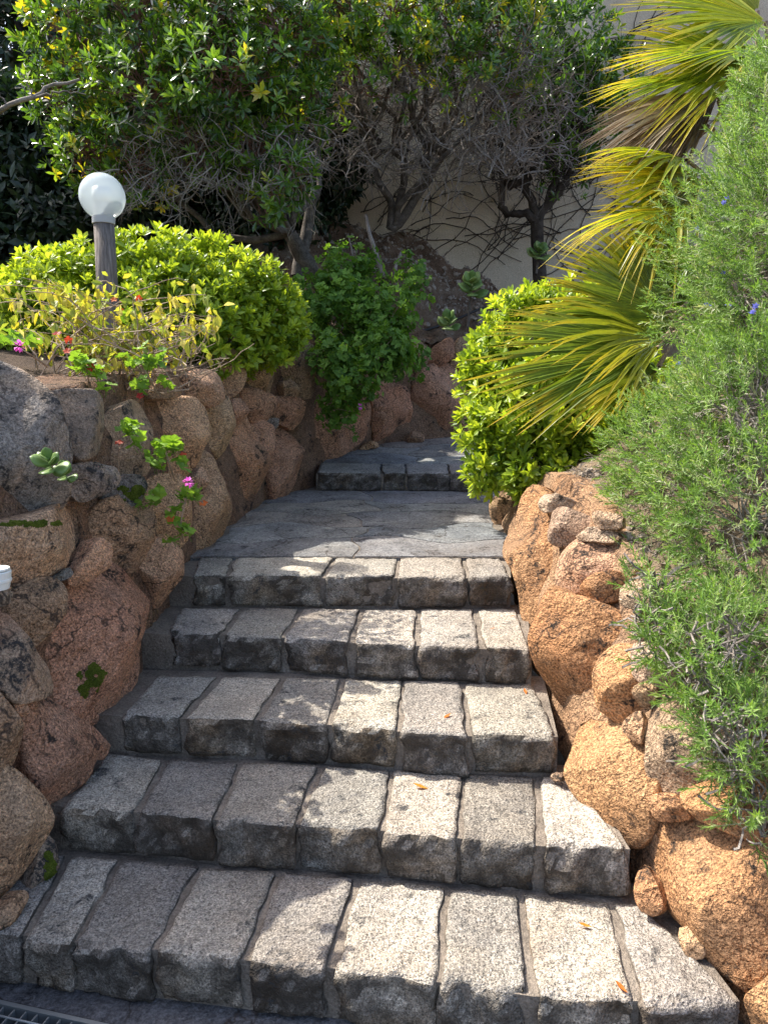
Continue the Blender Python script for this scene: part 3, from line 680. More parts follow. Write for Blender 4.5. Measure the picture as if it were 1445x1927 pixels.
for k, S in STEPS.items():
    z = S['z']; fr = [onz(a, b, z) for a, b, _, _ in S['seams']]; bk = [onz(c, d, z) for _, _, c, d in S['seams']]
    ins = [p + (q - p).normalized() * .02 for p, q in zip(fr, bk)]
    top = z - .005
    outer = [(ins[0].x - .14, ins[0].y + .03)] + [(p.x, p.y) for p in ins] + [(bk[-1].x + .06, bk[-1].y + .12), (bk[0].x - .16, bk[0].y + .12)]
    st = slab('step', outer, z - R - .1, top, 'mortar', stairs)
    for i in range(len(fr) - 1):
        seed += 1; rr = random.Random(seed)
        e = (fr[i + 1] - fr[i]).normalized(); g0, g1_ = rr.uniform(.006, .012), rr.uniform(.006, .012)
        e_b = (bk[i + 1] - bk[i]).normalized(); back_ = (bk[i] - fr[i]).normalized() * (.03 if k < 5 else 0); fd = (bk[i] - fr[i]).normalized() * rr.uniform(-.008, .008)
        V, Fq = block_mesh(fr[i] + e * g0 + fd, fr[i + 1] - e * g1_ + fd, bk[i + 1] - e_b * g1_ + back_, bk[i] + e_b * g0 + back_, z + rr.uniform(.0, .004), R * rr.uniform(.92, 1.0), seed)
        obj('granite_block', mesh_np('granite_block', V, [Fq], 'granite', smooth=True), st, jit(GRAN[seed % 4], seed, .2, .012))
# upper step, darker
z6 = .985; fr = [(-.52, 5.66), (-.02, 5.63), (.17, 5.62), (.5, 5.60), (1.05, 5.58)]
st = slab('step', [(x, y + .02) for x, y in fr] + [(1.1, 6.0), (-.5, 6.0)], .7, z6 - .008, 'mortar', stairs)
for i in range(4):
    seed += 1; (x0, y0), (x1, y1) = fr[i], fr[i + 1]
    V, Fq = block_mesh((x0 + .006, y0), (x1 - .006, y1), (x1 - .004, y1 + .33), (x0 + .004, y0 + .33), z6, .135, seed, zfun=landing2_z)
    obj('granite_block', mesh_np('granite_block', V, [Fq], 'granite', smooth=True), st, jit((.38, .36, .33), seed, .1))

# ------------------------------------------------------------------ paved landings
def in_poly(x, y, P):
    c = False
    for i in range(len(P)):
        (x0, y0), (x1, y1) = P[i], P[i - 1]
        if (y0 > y) != (y1 > y) and x < (x1 - x0) * (y - y0) / (y1 - y0) + x0: c = not c
    return c
def landing(name, rows, xl, xr, zf, seed0, cols):
    base_pts = [(xl(y) - .15, y) for y in np.linspace(rows[0], rows[-1] + .3, 12)]; base_r = [(xr(y) + .15, y) for y, in zip(np.linspace(rows[0], rows[-1] + .3, 12))][::-1]
    n_ = 12; V = [(x, y, zf(y) - .010) for x, y in base_pts] + [(x, y, zf(y) - .010) for x, y in base_r[::-1]]
    Fc = [[(i, n_ + i, n_ + i + 1, i + 1) for i in range(n_ - 1)]]
    o = tag(obj(name, mesh_np(name, V, Fc, 'mortar')), kind='structure')
    rr = random.Random(seed0); cuts = []
    for r_i in range(len(rows)):
        cuts.append(None)
    prev = None; k = 0
    for r_i in range(len(rows) - 1):
        y0, y1 = rows[r_i], rows[r_i + 1]; x0 = min(xl(y0), xl(y1)) - .05; x1 = max(xr(y0), xr(y1)) + .05
        nn_ = rr.choice([2, 3, 3, 4]); cs = sorted(x0 + (x1 - x0) * (j + rr.uniform(-.25, .25)) / nn_ for j in range(1, nn_)); cs = [x0] + cs + [x1]
        for j in range(len(cs) - 1):
            sk0, sk1 = [rr.uniform(-.10, .10) if 0 < q < len(cs) - 1 else 0 for q in (j, j + 1)]
            def wy(x, r_): return rows[r_] + .07 * math.sin(x * 5.1 + r_ * 2.3) + .04 * math.sin(x * 11 + r_) if 0 < r_ < len(rows) - 1 else rows[r_]
            def cut(xc, f, r_): 
                rs = random.Random(hash((round(xc, 5), r_, seed0)) & 0xffff); return xc + (f - .5) * rs.uniform(-.22, .22) + .02 * math.sin(f * 7 + xc * 9)
            g = .006; nx, ny = 10, 8; V = []
            for a_ in range(nx + 1):
                for b_ in range(ny + 1):
                    fa, fb = a_ / nx, b_ / ny
                    xa, xb = cut(cs[j], fb, r_i) + g, cut(cs[j + 1], fb, r_i) - g; x = xa + (xb - xa) * fa
                    ya, yb = wy(x, r_i) + g, wy(x, r_i + 1) - g; y = ya + (yb - ya) * fb
                    e = min(fa, 1 - fa, fb, 1 - fb); zz = zf(y) + (.0 if e > 0 else -.005) + noise.noise(Vector((x * 5, y * 5, seed0 + k))) * .003
                    V.append((x, y, zz))
            nt_ = len(V); rim = [a_ * (ny + 1) for a_ in range(nx + 1)] + [nx * (ny + 1) + b_ for b_ in range(1, ny + 1)] + [a_ * (ny + 1) + ny for a_ in range(nx - 1, -1, -1)] + [b_ for b_ in range(ny - 1, 0, -1)]
            for q in rim: V.append((V[q][0], V[q][1], V[q][2] - .03))
            Fq = [(a_ * (ny + 1) + b_, (a_ + 1) * (ny + 1) + b_, (a_ + 1) * (ny + 1) + b_ + 1, a_ * (ny + 1) + b_ + 1) for a_ in range(nx) for b_ in range(ny)]
            m_ = len(rim); Fq += [(rim[i], nt_ + i, nt_ + (i + 1) % m_, rim[(i + 1) % m_]) for i in range(m_)]
            obj('flagstone', mesh_np('flagstone', V, [Fq], 'flag', smooth=False), o, jit(rr.choice(cols), seed0 + k, .15)); k += 1
    return o
def xl(y): return float(np.interp(y, [p[1] for p in LF], [p[0] for p in LF]))
def xr(y): return float(np.interp(y, [p[1] for p in RF[:9]] + [5.2, 5.7], [p[0] for p in RF[:9]] + [1.0, 1.3]))
FLC = [(.25, .26, .265), (.32, .31, .295), (.21, .215, .22), (.35, .31, .26)]
landing('path', [3.735, 4.12, 4.45, 4.85, 5.2, 5.7], xl, xr, landing_z, 31, FLC)
landing('path', [5.96, 6.3, 6.65, 7.1], lambda y: float(np.interp(y, [5.96, 6.3, 6.65, 7.1], [-.45, -.3, -.05, .6])), lambda y: 2.0, landing2_z, 77, FLC)

# ------------------------------------------------------------------ plaster wall behind, with dead creeper
def wq(x, z): return Vector((x, 9.25 + .05 * (x - 1) - .0, z))
pw = struct_v = None
wy0, wy1 = 9.25 + .05 * (-2.6 - 1), 9.25 + .05 * (7 - 1)
pw = slab('plaster_wall', [(-2.6, wy0), (7, wy1), (7, wy1 + .3), (-2.6, wy0 + .3)], 1.2, 6.6, 'stucco')
tag(pw, 'tall cream plaster wall behind the earth bank, covered in dead creeper', 'wall')
vine = empty('creeper', tuple(wq(1.5, 2.6)), 'dead creeper stems spread across the cream plaster wall', 'creeper')
r = np.random.default_rng(3); groups = [[] for _ in range(5)]
for i in range(130):
    x, z = r.uniform(-.4, 3.6), r.uniform(2.5, 5.6); ang = math.radians(r.choice([25, 35, 40, 150, 80]) + r.uniform(-12, 12)); L = r.uniform(.6, 2.2)
    P = []
    for k in range(12):
        P.append(tuple(wq(x, z) + Vector((0, -.012 - .01 * r.random(), 0)))); ang += r.uniform(-.4, .4); x += math.cos(ang) * L / 12; z += math.sin(ang) * L / 12
    groups[i % 5].append((np.array(P), np.linspace(.0065, .0035, 12)))
    for k in range(2, 11):      # clinging side shoots
        if r.random() < .8:
            q = np.array(P[k]); e = q + np.array([r.uniform(-.05, .05), -.015, r.uniform(-.05, .05)]); groups[i % 5].append((np.array([q, e]), np.array([.0035, .002])))
for gl in groups:
    V, Fc = tubes(gl, 4); obj('stem', mesh_np('stem', V, Fc, 'darkbark'), vine)['kind'] = 'stuff'

# ------------------------------------------------------------------ shrubs and trees
def plant(name, label, cat, base, group=None): return empty(name, tuple(base), label, cat, group)
def blobs_px(lst): return [(np.array(at(px, py, D)), rad, (rest[0] if rest else 1)) for px, py, D, rad, *rest in lst]
def foliage(root, templates, blobs, n, material, r, name='foliage', shell=(.7, 1.06), upw=.6, size=(.8, 1.15), tintc=.45, tints=.18, nparts=120, squash=1.0, part='leaf_cluster', outw=.75, keep=.78, clump=0):
    P, d, s = in_blobs(blobs, n, r, shell, squash, keep)
    ax = d * outw + np.array([0, 0, upw]) + r.normal(size=d.shape) * .33
    Rm = frames(ax, r); sc_ = r.uniform(size[0], size[1], len(P)); tint = np.clip(tintc + r.normal(size=len(P)) * tints + (s - .9) * .5, 0, 1)  # outer clusters lighter, inner ones darker: light on the crown put into tint
    if clump:
        ok = np.array([noise.noise(Vector(q) * 9) + .35 * noise.noise(Vector(q) * 21) > -clump for q in P]); P, d, s, Rm, sc_, tint = P[ok], d[ok], s[ok], Rm[ok], sc_[ok], tint[ok]
    # the clusters nearest to the camera side become parts of their own
    dist = np.linalg.norm(P - np.array(E0), axis=1); order = np.argsort(dist - .25 * s)
    own = order[:nparts * 3:3]; rest = np.setdiff1d(np.arange(len(P)), own)
    if len(own):
        tm = [template_mesh(part, T, material, tv) for T in templates[:3] for tv in (tintc - .12, tintc + .15)]
        for q in own:
            mtx = Matrix.Translation(Vector(P[q])) @ Matrix(Rm[q].tolist()).to_4x4() @ Matrix.Scale(float(sc_[q]), 4)
            obj(part, tm[q % len(tm)], root, matrix=mtx)
    o = obj(name, scatter(name, templates, P[rest], Rm[rest], sc_[rest], tint[rest], material, r), root); o['kind'] = 'stuff'
    return P, d
def limbs(root, base, targets, rad, r, material='bark', sides=6, name='stem', amp=.12, sag=0):
    for tg in targets:
        P = wander(base, tg, 9, amp, r, sag); V, Fc = tubes([(P, np.linspace(rad, rad * .3, 9))], sides)
        obj(name, mesh_np(name, V, Fc, material, smooth=True), root)
def twigs(root, blobs, P, r, n, rad, material, name='twigs'):
    lines = []
    for q in r.choice(len(P), min(n, len(P)), replace=False):
        c = min(blobs, key=lambda b_: np.linalg.norm(b_[0] - P[q]))[0]
        st_ = c + (P[q] - c) * r.uniform(.0, .5) + r.normal(size=3) * .05
        lines.append((wander(st_, P[q], 5, .15, r), np.linspace(rad, rad * .4, 5)))
    V, Fc = tubes(lines, 3); o = obj(name, mesh_np(name, V, Fc, material), root); o['kind'] = 'stuff'; return o

r = np.random.default_rng(11)
PITT = [rosette(9, .068, .025, 12, 72, r, .016, .66) for _ in range(4)]
ARB = [rosette(9, .084, .030, 0, 70, r, .055, .58, .2, .66) for _ in range(5)]
DRK = [rosette(6, .075, .034, -10, 60, r, .06, .5, .25, .6, sec=2) for _ in range(4)]

# clipped pittosporum on the left
hb = blobs_px([(q[0] * .95, q[1] + (42 if q[1] < 560 else 12), q[2], q[3] * .92) for q in [(60, 590, 4.75, .33), (130, 545, 4.85, .38), (215, 520, 5.0, .40), (310, 517, 5.05, .42), (400, 530, 5.1, .42), (470, 550, 5.15, .40), (520, 590, 5.15, .30), (545, 620, 5.1, .2), (20, 620, 4.6, .3), (300, 590, 4.8, .35), (430, 610, 4.85, .3), (160, 610, 4.65, .3)]])
hr = plant('rounded_shrub', 'rounded yellow-green pittosporum shrub behind the lamp post', 'shrub', (-1.5, 5.0, 1.75))
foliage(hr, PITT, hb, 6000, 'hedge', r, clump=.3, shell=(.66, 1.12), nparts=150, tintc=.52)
limbs(hr, (-1.5, 5.05, 1.65), [tuple(b_[0]) for b_ in hb], .018, r)
# pittosporum on the right wall
pb = blobs_px([(985, 640, 4.7, .27), (1050, 640, 4.8, .33), (950, 720, 4.6, .25), (1000, 770, 4.45, .33), (1080, 780, 4.4, .36), (940, 820, 4.45, .22), (1000, 860, 4.3, .24), (1090, 880, 4.2, .22), (1140, 850, 4.2, .26), (1130, 740, 4.5, .35), (1130, 905, 4.05, .14), (1060, 905, 4.1, .12), (1000, 900, 4.2, .12), (905, 690, 4.6, .1), (920, 880, 4.35, .13)])
pr = plant('overhanging_shrub', 'bright yellow-green pittosporum spilling over the sunlit wall beside the palm', 'shrub', (1.1, 4.5, 1.0))
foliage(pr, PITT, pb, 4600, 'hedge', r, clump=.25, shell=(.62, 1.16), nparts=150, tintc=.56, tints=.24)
limbs(pr, (1.15, 4.4, .95), [tuple(b_[0]) for b_ in pb], .014, r)

# strawberry tree on the left
ab = blobs_px([(q[0], q[1], q[2] + .35, q[3] * 1.05, *q[4:]) for q in [(150, 70, 6.4, .42), (120, 180, 6.2, .34), (165, 290, 6.1, .33), (270, 50, 6.3, .5), (290, 190, 6.0, .48), (260, 320, 6.0, .3, .5), (420, 60, 6.2, .5), (430, 170, 5.9, .5), (480, 270, 6.0, .33, .6), (530, 90, 6.2, .45), (540, 335, 5.7, .22), (510, 375, 5.7, .15), (560, 200, 6.3, .35, .7), (400, -80, 6.6, .5), (180, -70, 6.6, .5), (610, -10, 6.6, .45), (370, 290, 6.0, .3, .4)]])
ar = plant('strawberry_tree', 'glossy-leaved strawberry tree arching over the lamp with bare inner twigs', 'tree', tuple(at(600, 520, 6.9)))
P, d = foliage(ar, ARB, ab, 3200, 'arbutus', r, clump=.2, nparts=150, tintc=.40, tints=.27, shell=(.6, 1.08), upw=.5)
tb = at(600, 530, 6.9); tj = at(545, 440, 6.7)
V, Fc = tubes([(wander(tb, tj, 8, .05, r), np.linspace(.085, .06, 8))], 9); obj('trunk', mesh_np('trunk', V, Fc, 'bark', smooth=True), ar)
limbs(ar, tuple(tj), [tuple(b_[0]) for b_ in ab], .035, r, name='limb', amp=.16)
V, Fc = tubes([(wander(at(560, 520, 6.8), at(595, 360, 6.9), 8, .08, r), np.linspace(.06, .045, 8))], 9); obj('trunk', mesh_np('trunk', V, Fc, 'bark', smooth=True), ar)
twigs(ar, ab, P, r, 1300, .006, 'redtwig')
lines = []
for i in range(170):
    s0 = at(r.uniform(220, 600), r.uniform(230, 360), r.uniform(5.9, 6.5)); bushy(s0, (r.normal() * .6, r.normal() * .4, -.5 + r.normal() * .5), r.uniform(.18, .35), .0055, 2, r, lines, .8, 0)
V, Fc = tubes(lines, 3); o = obj('bare_twigs', mesh_np('bare_twigs', V, Fc, 'twig'), ar); o['kind'] = 'stuff'

# multi-stemmed shrub in the middle
cb = blobs_px([(650, 50, 7.3, .42), (740, 30, 7.4, .48), (840, 50, 7.5, .48), (930, 50, 7.6, .42), (985, 90, 7.6, .30), (890, 130, 7.5, .35, .6), (760, 130, 7.4, .35, .3), (670, 160, 7.3, .35, .3), (960, 190, 7.6, .25, .4), (800, -90, 7.6, .5), (980, -60, 7.7, .4)])
cr = plant('multi_stemmed_tree', 'grey multi-stemmed tree on top of the earth bank with a tangle of bare twigs', 'tree', tuple(at(735, 425, 8.3)))
P, d = foliage(cr, ARB, cb, 950, 'arbutus', r, nparts=60, tintc=.5, tints=.24, shell=(.5, 1.1))
base = at(735, 430, 8.2)
for (px, py, D, rad) in [(700, 300, 8.0, .05), (760, 300, 8.0, .055), (835, 290, 8.1, .06), (800, 330, 7.9, .04), (690, 440, 7.9, .0)]:
    if rad == 0: continue
    q = at(px, py, D); V, Fc = tubes([(wander(base, q, 8, .10, r), np.linspace(rad * .95, rad * .6, 8))], 8); obj('trunk', mesh_np('trunk', V, Fc, 'bark', smooth=True), cr)
    tops = [tuple(cb[r.integers(len(cb))][0]) for _ in range(4)]
    limbs(cr, tuple(q), tops, rad * .6, r, name='limb', amp=.15)
lines = []
for i in range(680):
    s0 = at(r.uniform(570, 1070), r.uniform(90, 335), r.uniform(7.3, 8.4)); bushy(s0, (r.normal() * .7, r.normal() * .4, .25 + r.normal() * .6), r.uniform(.2, .42), .0065, 2, r, lines, .7, .02)
V, Fc = tubes(lines, 3); o = obj('bare_twigs', mesh_np('bare_twigs', V, Fc, 'twig'), cr); o['kind'] = 'stuff'
twigs(cr, cb, P, r, 400, .006, 'redtwig')
# dead stubs standing in the bank
for pts, rad in [([(720, 520, 7.4), (708, 480, 7.45), (695, 440, 7.5), (688, 405, 7.6)], .028), ([(742, 525, 7.4), (745, 500, 7.4), (755, 475, 7.45)], .02), ([(668, 510, 7.4), (662, 470, 7.5), (655, 440, 7.6)], .012)]:
    P_ = np.array([tuple(at(*p)) for p in pts]); V, Fc = cap_tube(P_, np.linspace(rad, rad * .6, len(P_)), 7); obj('dead_stub', mesh_np('dead_stub', V, Fc, 'twig', smooth=True), cr)

# dark little tree against the plaster wall
sb = blobs_px([(1050, 150, 8.4, .40), (1085, 60, 8.5, .40), (1100, 230, 8.4, .38), (1140, 140, 8.5, .35), (1070, 320, 8.4, .3, .35), (1050, 30, 8.5, .3)])
sr = plant('small_tree', 'small dark gnarled tree against the plaster wall left of the palm', 'tree', tuple(at(1015, 500, 8.7)))
P, d = foliage(sr, ARB, sb, 560, 'arbutus', r, nparts=40, tintc=.3, tints=.15, shell=(.5, 1.1))
fork = at(1010, 415, 8.6)
V, Fc = tubes([(wander(at(1018, 600, 8.7), fork, 6, .05, r), np.linspace(.085, .07, 6))], 8); obj('trunk', mesh_np('trunk', V, Fc, 'darkbark', smooth=True), sr)
for pts in [[(1010, 415), (985, 402), (955, 400), (940, 385), (948, 345), (935, 300), (950, 230)], [(1010, 415), (1000, 375), (985, 345), (1005, 300), (990, 240), (1000, 180)], [(1010, 415), (1030, 385), (1045, 340), (1040, 290), (1060, 220), (1055, 150)], [(1030, 385), (1060, 350), (1075, 300), (1090, 220)], [(985, 345), (960, 350), (945, 330), (925, 260)]]:
    P_ = resample_open = np.array([tuple(at(px, py, 8.6)) for px, py in pts]); s = np.linspace(0, len(P_) - 1, 16)
    P_ = np.stack([np.interp(s, np.arange(len(P_)), P_[:, k]) for k in range(3)], 1) + r.normal(size=(16, 3)) * .012
    V, Fc = tubes([(P_, np.linspace(.055, .02, 16))], 7); obj('limb', mesh_np('limb', V, Fc, 'darkbark', smooth=True), sr)
lines = []
for i in range(260):
    s0 = at(r.uniform(920, 1110), r.uniform(180, 360), r.uniform(8.3, 8.9)); bushy(s0, (r.normal() * .5, r.normal() * .3, .6 + r.normal() * .5), r.uniform(.25, .45), .0075, 2, r, lines, .6, .05)
V, Fc = tubes(lines, 3); o = obj('bare_twigs', mesh_np('bare_twigs', V, Fc, 'darkbark'), sr); o['kind'] = 'stuff'

# evergreens behind on the left, their shade put into the dark leaf colour
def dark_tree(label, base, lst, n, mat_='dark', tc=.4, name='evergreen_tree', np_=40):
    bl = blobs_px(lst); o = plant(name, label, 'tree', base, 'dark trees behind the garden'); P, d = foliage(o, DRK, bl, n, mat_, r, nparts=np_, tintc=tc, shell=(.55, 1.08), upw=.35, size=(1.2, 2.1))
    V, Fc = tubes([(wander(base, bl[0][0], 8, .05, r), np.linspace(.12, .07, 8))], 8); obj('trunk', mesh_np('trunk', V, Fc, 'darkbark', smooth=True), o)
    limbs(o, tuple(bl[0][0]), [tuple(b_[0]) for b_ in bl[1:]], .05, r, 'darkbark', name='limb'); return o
dark_tree('dense shade-darkened evergreen filling the left edge behind the lamp', (-4.0, 8.4, 1.9), [(60, 330, 8.0, .7), (-60, 250, 8.0, .7), (-40, 430, 7.8, .6), (120, 440, 7.7, .55), (160, 300, 8.2, .6), (20, 500, 7.5, .45), (230, 430, 7.9, .55), (-150, 380, 7.8, .7)], 4200)
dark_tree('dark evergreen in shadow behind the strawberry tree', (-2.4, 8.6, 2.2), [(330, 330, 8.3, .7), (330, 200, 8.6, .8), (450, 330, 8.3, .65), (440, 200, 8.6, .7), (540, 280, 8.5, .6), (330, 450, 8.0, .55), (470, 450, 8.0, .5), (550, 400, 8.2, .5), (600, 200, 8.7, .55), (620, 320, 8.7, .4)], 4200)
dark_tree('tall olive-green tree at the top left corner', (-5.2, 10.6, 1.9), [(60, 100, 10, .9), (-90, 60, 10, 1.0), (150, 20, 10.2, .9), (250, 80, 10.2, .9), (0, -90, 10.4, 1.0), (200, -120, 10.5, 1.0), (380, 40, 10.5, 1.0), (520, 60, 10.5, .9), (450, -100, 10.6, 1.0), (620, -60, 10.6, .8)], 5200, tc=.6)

# shade tree outside the frame on the left; one bare branch reaches into view
shr = plant('shade_tree', 'tree outside the left edge whose bare grey branch reaches into view', 'tree', (-5.4, 3.9, 1.7))
shb = [(np.array(c), q, 1) for c, q in [((-4.55, 3.6, 3.7), .62), ((-4.5, 4.4, 3.8), .55), ((-4.4, 2.8, 3.6), .5), ((-5.0, 3.5, 4.4), .7), ((-5.4, 4.2, 3.8), .7), ((-4.8, 2.4, 3.9), .6), ((-5.3, 3.0, 4.1), .6), ((-5.6, 4.6, 4.4), .5)]]
foliage(shr, DRK, shb, 2500, 'arbutus', r, nparts=0, tintc=.4, shell=(.3, 1.05), size=(1, 1.5), keep=.3)
V, Fc = tubes([(wander((-5.4, 3.9, 1.6), (-5.0, 3.8, 3.6), 8, .05, r), np.linspace(.11, .07, 8))], 8); obj('trunk', mesh_np('trunk', V, Fc, 'bark', smooth=True), shr)
limbs(shr, (-5.0, 3.8, 3.6), [tuple(b_[0]) for b_ in shb], .04, r, name='limb')
for pts, rad in [([(-5.0, 3.8, 3.5)] + [tuple(at(*p)) for p in [(-60, 225, 5.2), (0, 205, 5.2), (65, 182, 5.2), (90, 162, 5.25), (150, 150, 5.3)]], .022), ([tuple(at(*p)) for p in [(65, 182, 5.2), (115, 172, 5.2), (160, 178, 5.3)]], .008), ([tuple(at(*p)) for p in [(62, 182, 5.2), (52, 155, 5.2), (36, 130, 5.2)]], .006), ([tuple(at(*p)) for p in [(14, 196, 5.2), (-10, 170, 5.2)]], .005)]:
    P_ = np.array(pts); s = np.linspace(0, len(P_) - 1, 14); P_ = np.stack([np.interp(s, np.arange(len(P_)), P_[:, k]) for k in range(3)], 1) + r.normal(size=(14, 3)) * .006
    V, Fc = tubes([(P_, np.linspace(rad, rad * .4, 14))], 6); obj('bare_branch', mesh_np('bare_branch', V, Fc, 'twig', smooth=True), shr)

# ------------------------------------------------------------------ rosemary
def sprig(r):
    parts = []
    for i in range(22):
        f = i / 21; L_ = r.uniform(.019, .030); wv = .0038
        v = np.array([(0, -wv / 2, 0), (0, wv / 2, 0), (L_ * .6, wv * .4, .0015), (L_, 0, 0), (L_ * .6, -wv * .4, .0015)])
        v = v @ rotm(i * 2.4, math.radians(12 + 55 * f + r.uniform(-12, 12)), r.uniform(-.5, .5)).T; v[:, 2] += f * .075
        parts.append((v, np.array([(0, 1, 2, 4)]), np.array([(4, 2, 3)]), np.zeros(5), r.uniform(-.2, .2)))
    sv, sf = tubes([(np.array([(0, 0, -.05), (0, 0, .06)]), np.array([.0016, .001]))], 3)
    parts.append((sv, sf[0], np.zeros((0, 3), int), np.zeros(len(sv)), .35))
    return combine(parts)
SPR = [sprig(r) for _ in range(5)]
rb = blobs_px([(q[0] + (24 if q[1] < 800 else -4 if q[1] < 1060 else 10), *q[1:]) for q in [(1470, 210, 3.3, .24), (1460, 300, 3.25, .22), (1510, 400, 2.9, .33), (1440, 440, 3.2, .24), (1480, 600, 2.8, .33), (1365, 600, 3.15, .14), (1410, 560, 3.1, .2), (1385, 740, 3.0, .26), (1440, 800, 2.6, .33), (1275, 850, 3.1, .26), (1360, 930, 2.8, .33), (1235, 985, 3.0, .19), (1450, 1000, 2.4, .3), (1310, 1080, 2.7, .25), (1410, 1180, 2.4, .27), (1255, 1120, 2.7, .13, .6), (1225, 1060, 2.85, .12, .6), (1270, 1190, 2.55, .10, .6), (1300, 1320, 2.35, .10, .4), (1370, 1300, 2.3, .16, .8), (1375, 1420, 2.12, .10, .7), (1235, 1160, 2.6, .10, .6), (1245, 1240, 2.45, .09, .5), (1300, 1270, 2.4, .12, .6), (1400, 1500, 2.0, .07, .7), (1330, 1250, 2.4, .16, .5), (1445, 1360, 2.1, .22), (1430, 1480, 1.98, .13), (1445, 1550, 1.9, .08), (1550, 500, 3.0, .6), (1560, 900, 2.6, .5), (1540, 1250, 2.2, .4), (1560, 200, 3.4, .4)]])
for px, py, q in [(1275, 1130, .08), (1310, 1200, .08), (1350, 1280, .09), (1410, 1230, .12), (1250, 1180, .03), (1410, 1350, .09), (1445, 1410, .10), (1330, 1330, .03), (1400, 1430, .04), (1440, 1490, .06), (1455, 1560, .05), (1270, 1250, .03)]:
    c_, n_ = wall_hit(px, py, RF, RN, .45); rb.append((np.array(c_ + n_ * (.06 + q * .5)), q, 1.2))
rr_ = plant('rosemary_bush', 'large trailing rosemary bush with tiny blue flowers on the right edge', 'bush', (1.5, 2.8, 1.1))
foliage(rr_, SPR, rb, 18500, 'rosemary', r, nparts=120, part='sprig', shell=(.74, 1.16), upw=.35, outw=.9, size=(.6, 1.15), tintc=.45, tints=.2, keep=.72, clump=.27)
lines = []
for b_ in rb:
    for _ in range(int(70 * b_[1] / .3)):
        dd = r.normal(size=3); dd /= np.linalg.norm(dd); lines.append((wander(b_[0] + r.normal(size=3) * .05, b_[0] + dd * b_[1] * r.uniform(.7, 1.0), 6, .25, r), np.linspace(.004, .0018, 6)))
    lines.append((wander((1.7, 2.9, .8), b_[0], 9, .1, r), np.linspace(.016, .006, 9)))
V, Fc = tubes(lines, 4); o = obj('woody_stems', mesh_np('woody_stems', V, Fc, 'twig'), rr_); o['kind'] = 'stuff'
fl = combine([((leaf(.011, .006)[0]) @ rotm(k_ * 1.26, .5).T, *leaf(.011, .006)[1:], 0.0) for k_ in range(5)])
flm = template_mesh('blossom', fl, 'blue', .5)
for px, py, D in [(1420, 577, 2.55), (1412, 588, 2.55), (1367, 373, 3.0), (1315, 430, 3.0), (1332, 573, 2.95), (1272, 683, 3.0), (1372, 574, 2.8), (1360, 382, 3.0), (1362, 515, 3.0)]:
    for _ in range(2): obj('blossom', flm, rr_, matrix=Matrix.Translation(at(px + r.uniform(-4, 4), py + r.uniform(-4, 4), D - .12)) @ Matrix.Rotation(r.uniform(0, 6), 4, 'X') @ Matrix.Rotation(r.uniform(0, 6), 4, 'Z'))

# ------------------------------------------------------------------ fan palm
def frond(root, hub, tip, side, span, n, mt, r, droop=.18, tint=.35, width=1.0, base=None):
    hub = np.array(hub); axis = np.array(tip) - hub; L = np.linalg.norm(axis); axis /= L
    side = np.array(side, float); side -= axis * side.dot(axis); side /= np.linalg.norm(side); nrm_ = np.cross(axis, side)
    if nrm_[2] < 0: nrm_ = -nrm_
    VV, QQ, AA, TT, off = [], [], [], [], 0
    for i in range(n):
        th = math.radians(span) * (i / (n - 1) - .5) + r.uniform(-.02, .02)
        d_ = axis * math.cos(th) + side * math.sin(th); l_ = L * (1 - .22 * abs(th) / math.radians(span / 2)) * r.uniform(.88, 1.06)
        acr = np.cross(nrm_, d_); wmax = max(.030, 2 * math.sin(math.radians(span) / (n - 1) / 2) * L * .5 * width)
        drp = droop * r.uniform(.6, 1.5); kink = r.normal() * .07
        ss = [.03, .2, .42, .6, .8, 1.0]; ws = [.1, .5, 1.0, .72, .42, .03]
        for s_, w_ in zip(ss, ws):
            c_ = hub + d_ * l_ * s_ + np.array([0, 0, -1]) * drp * l_ * s_ ** 2.6 + acr * kink * l_ * max(0, s_ - .4) + nrm_ * .05 * l_ * s_ * (1 - s_)
            hw = wmax * w_ * .5
            VV += [c_ - acr * hw + nrm_ * hw * .55, c_ - nrm_ * hw * .1, c_ + acr * hw + nrm_ * hw * .55]; AA += [s_ * r.uniform(.75, 1.1)] * 3; TT += [0] * 3
        t_ = np.clip(tint + r.normal() * .13, 0, 1); TT[-18:] = [t_] * 18
        for k_ in range(5):
            o_ = off + k_ * 3; QQ += [(o_, o_ + 3, o_ + 4, o_ + 1), (o_ + 1, o_ + 4, o_ + 5, o_ + 2)]
        off += 18
    fo = obj('frond', mesh_np('frond', VV, [np.array(QQ)], mt, {'tint': TT, 'along': AA}), root)
    if base is not None:
        V, Fc = tubes([(wander(base, hub, 7, .03, r, -.08), np.linspace(.016, .009, 7))], 6); obj('petiole', mesh_np('petiole', V, Fc, 'tan', smooth=True), fo)
pc = np.array([2.1, 4.3, 1.9]); pl = plant('fan_palm', 'fan palm with yellow-tipped fronds between the rosemary and the pittosporum', 'palm', (2.1, 4.3, 1.3))
V, Fc = cap_tube(np.array([(2.1, 4.3, 1.1), (2.12, 4.32, 1.6), (2.08, 4.3, 2.1), (2.1, 4.3, 2.6)]), np.array([.14, .13, .13, .1]), 12); obj('trunk', mesh_np('trunk', V, Fc, 'darkbark', smooth=True), pl)
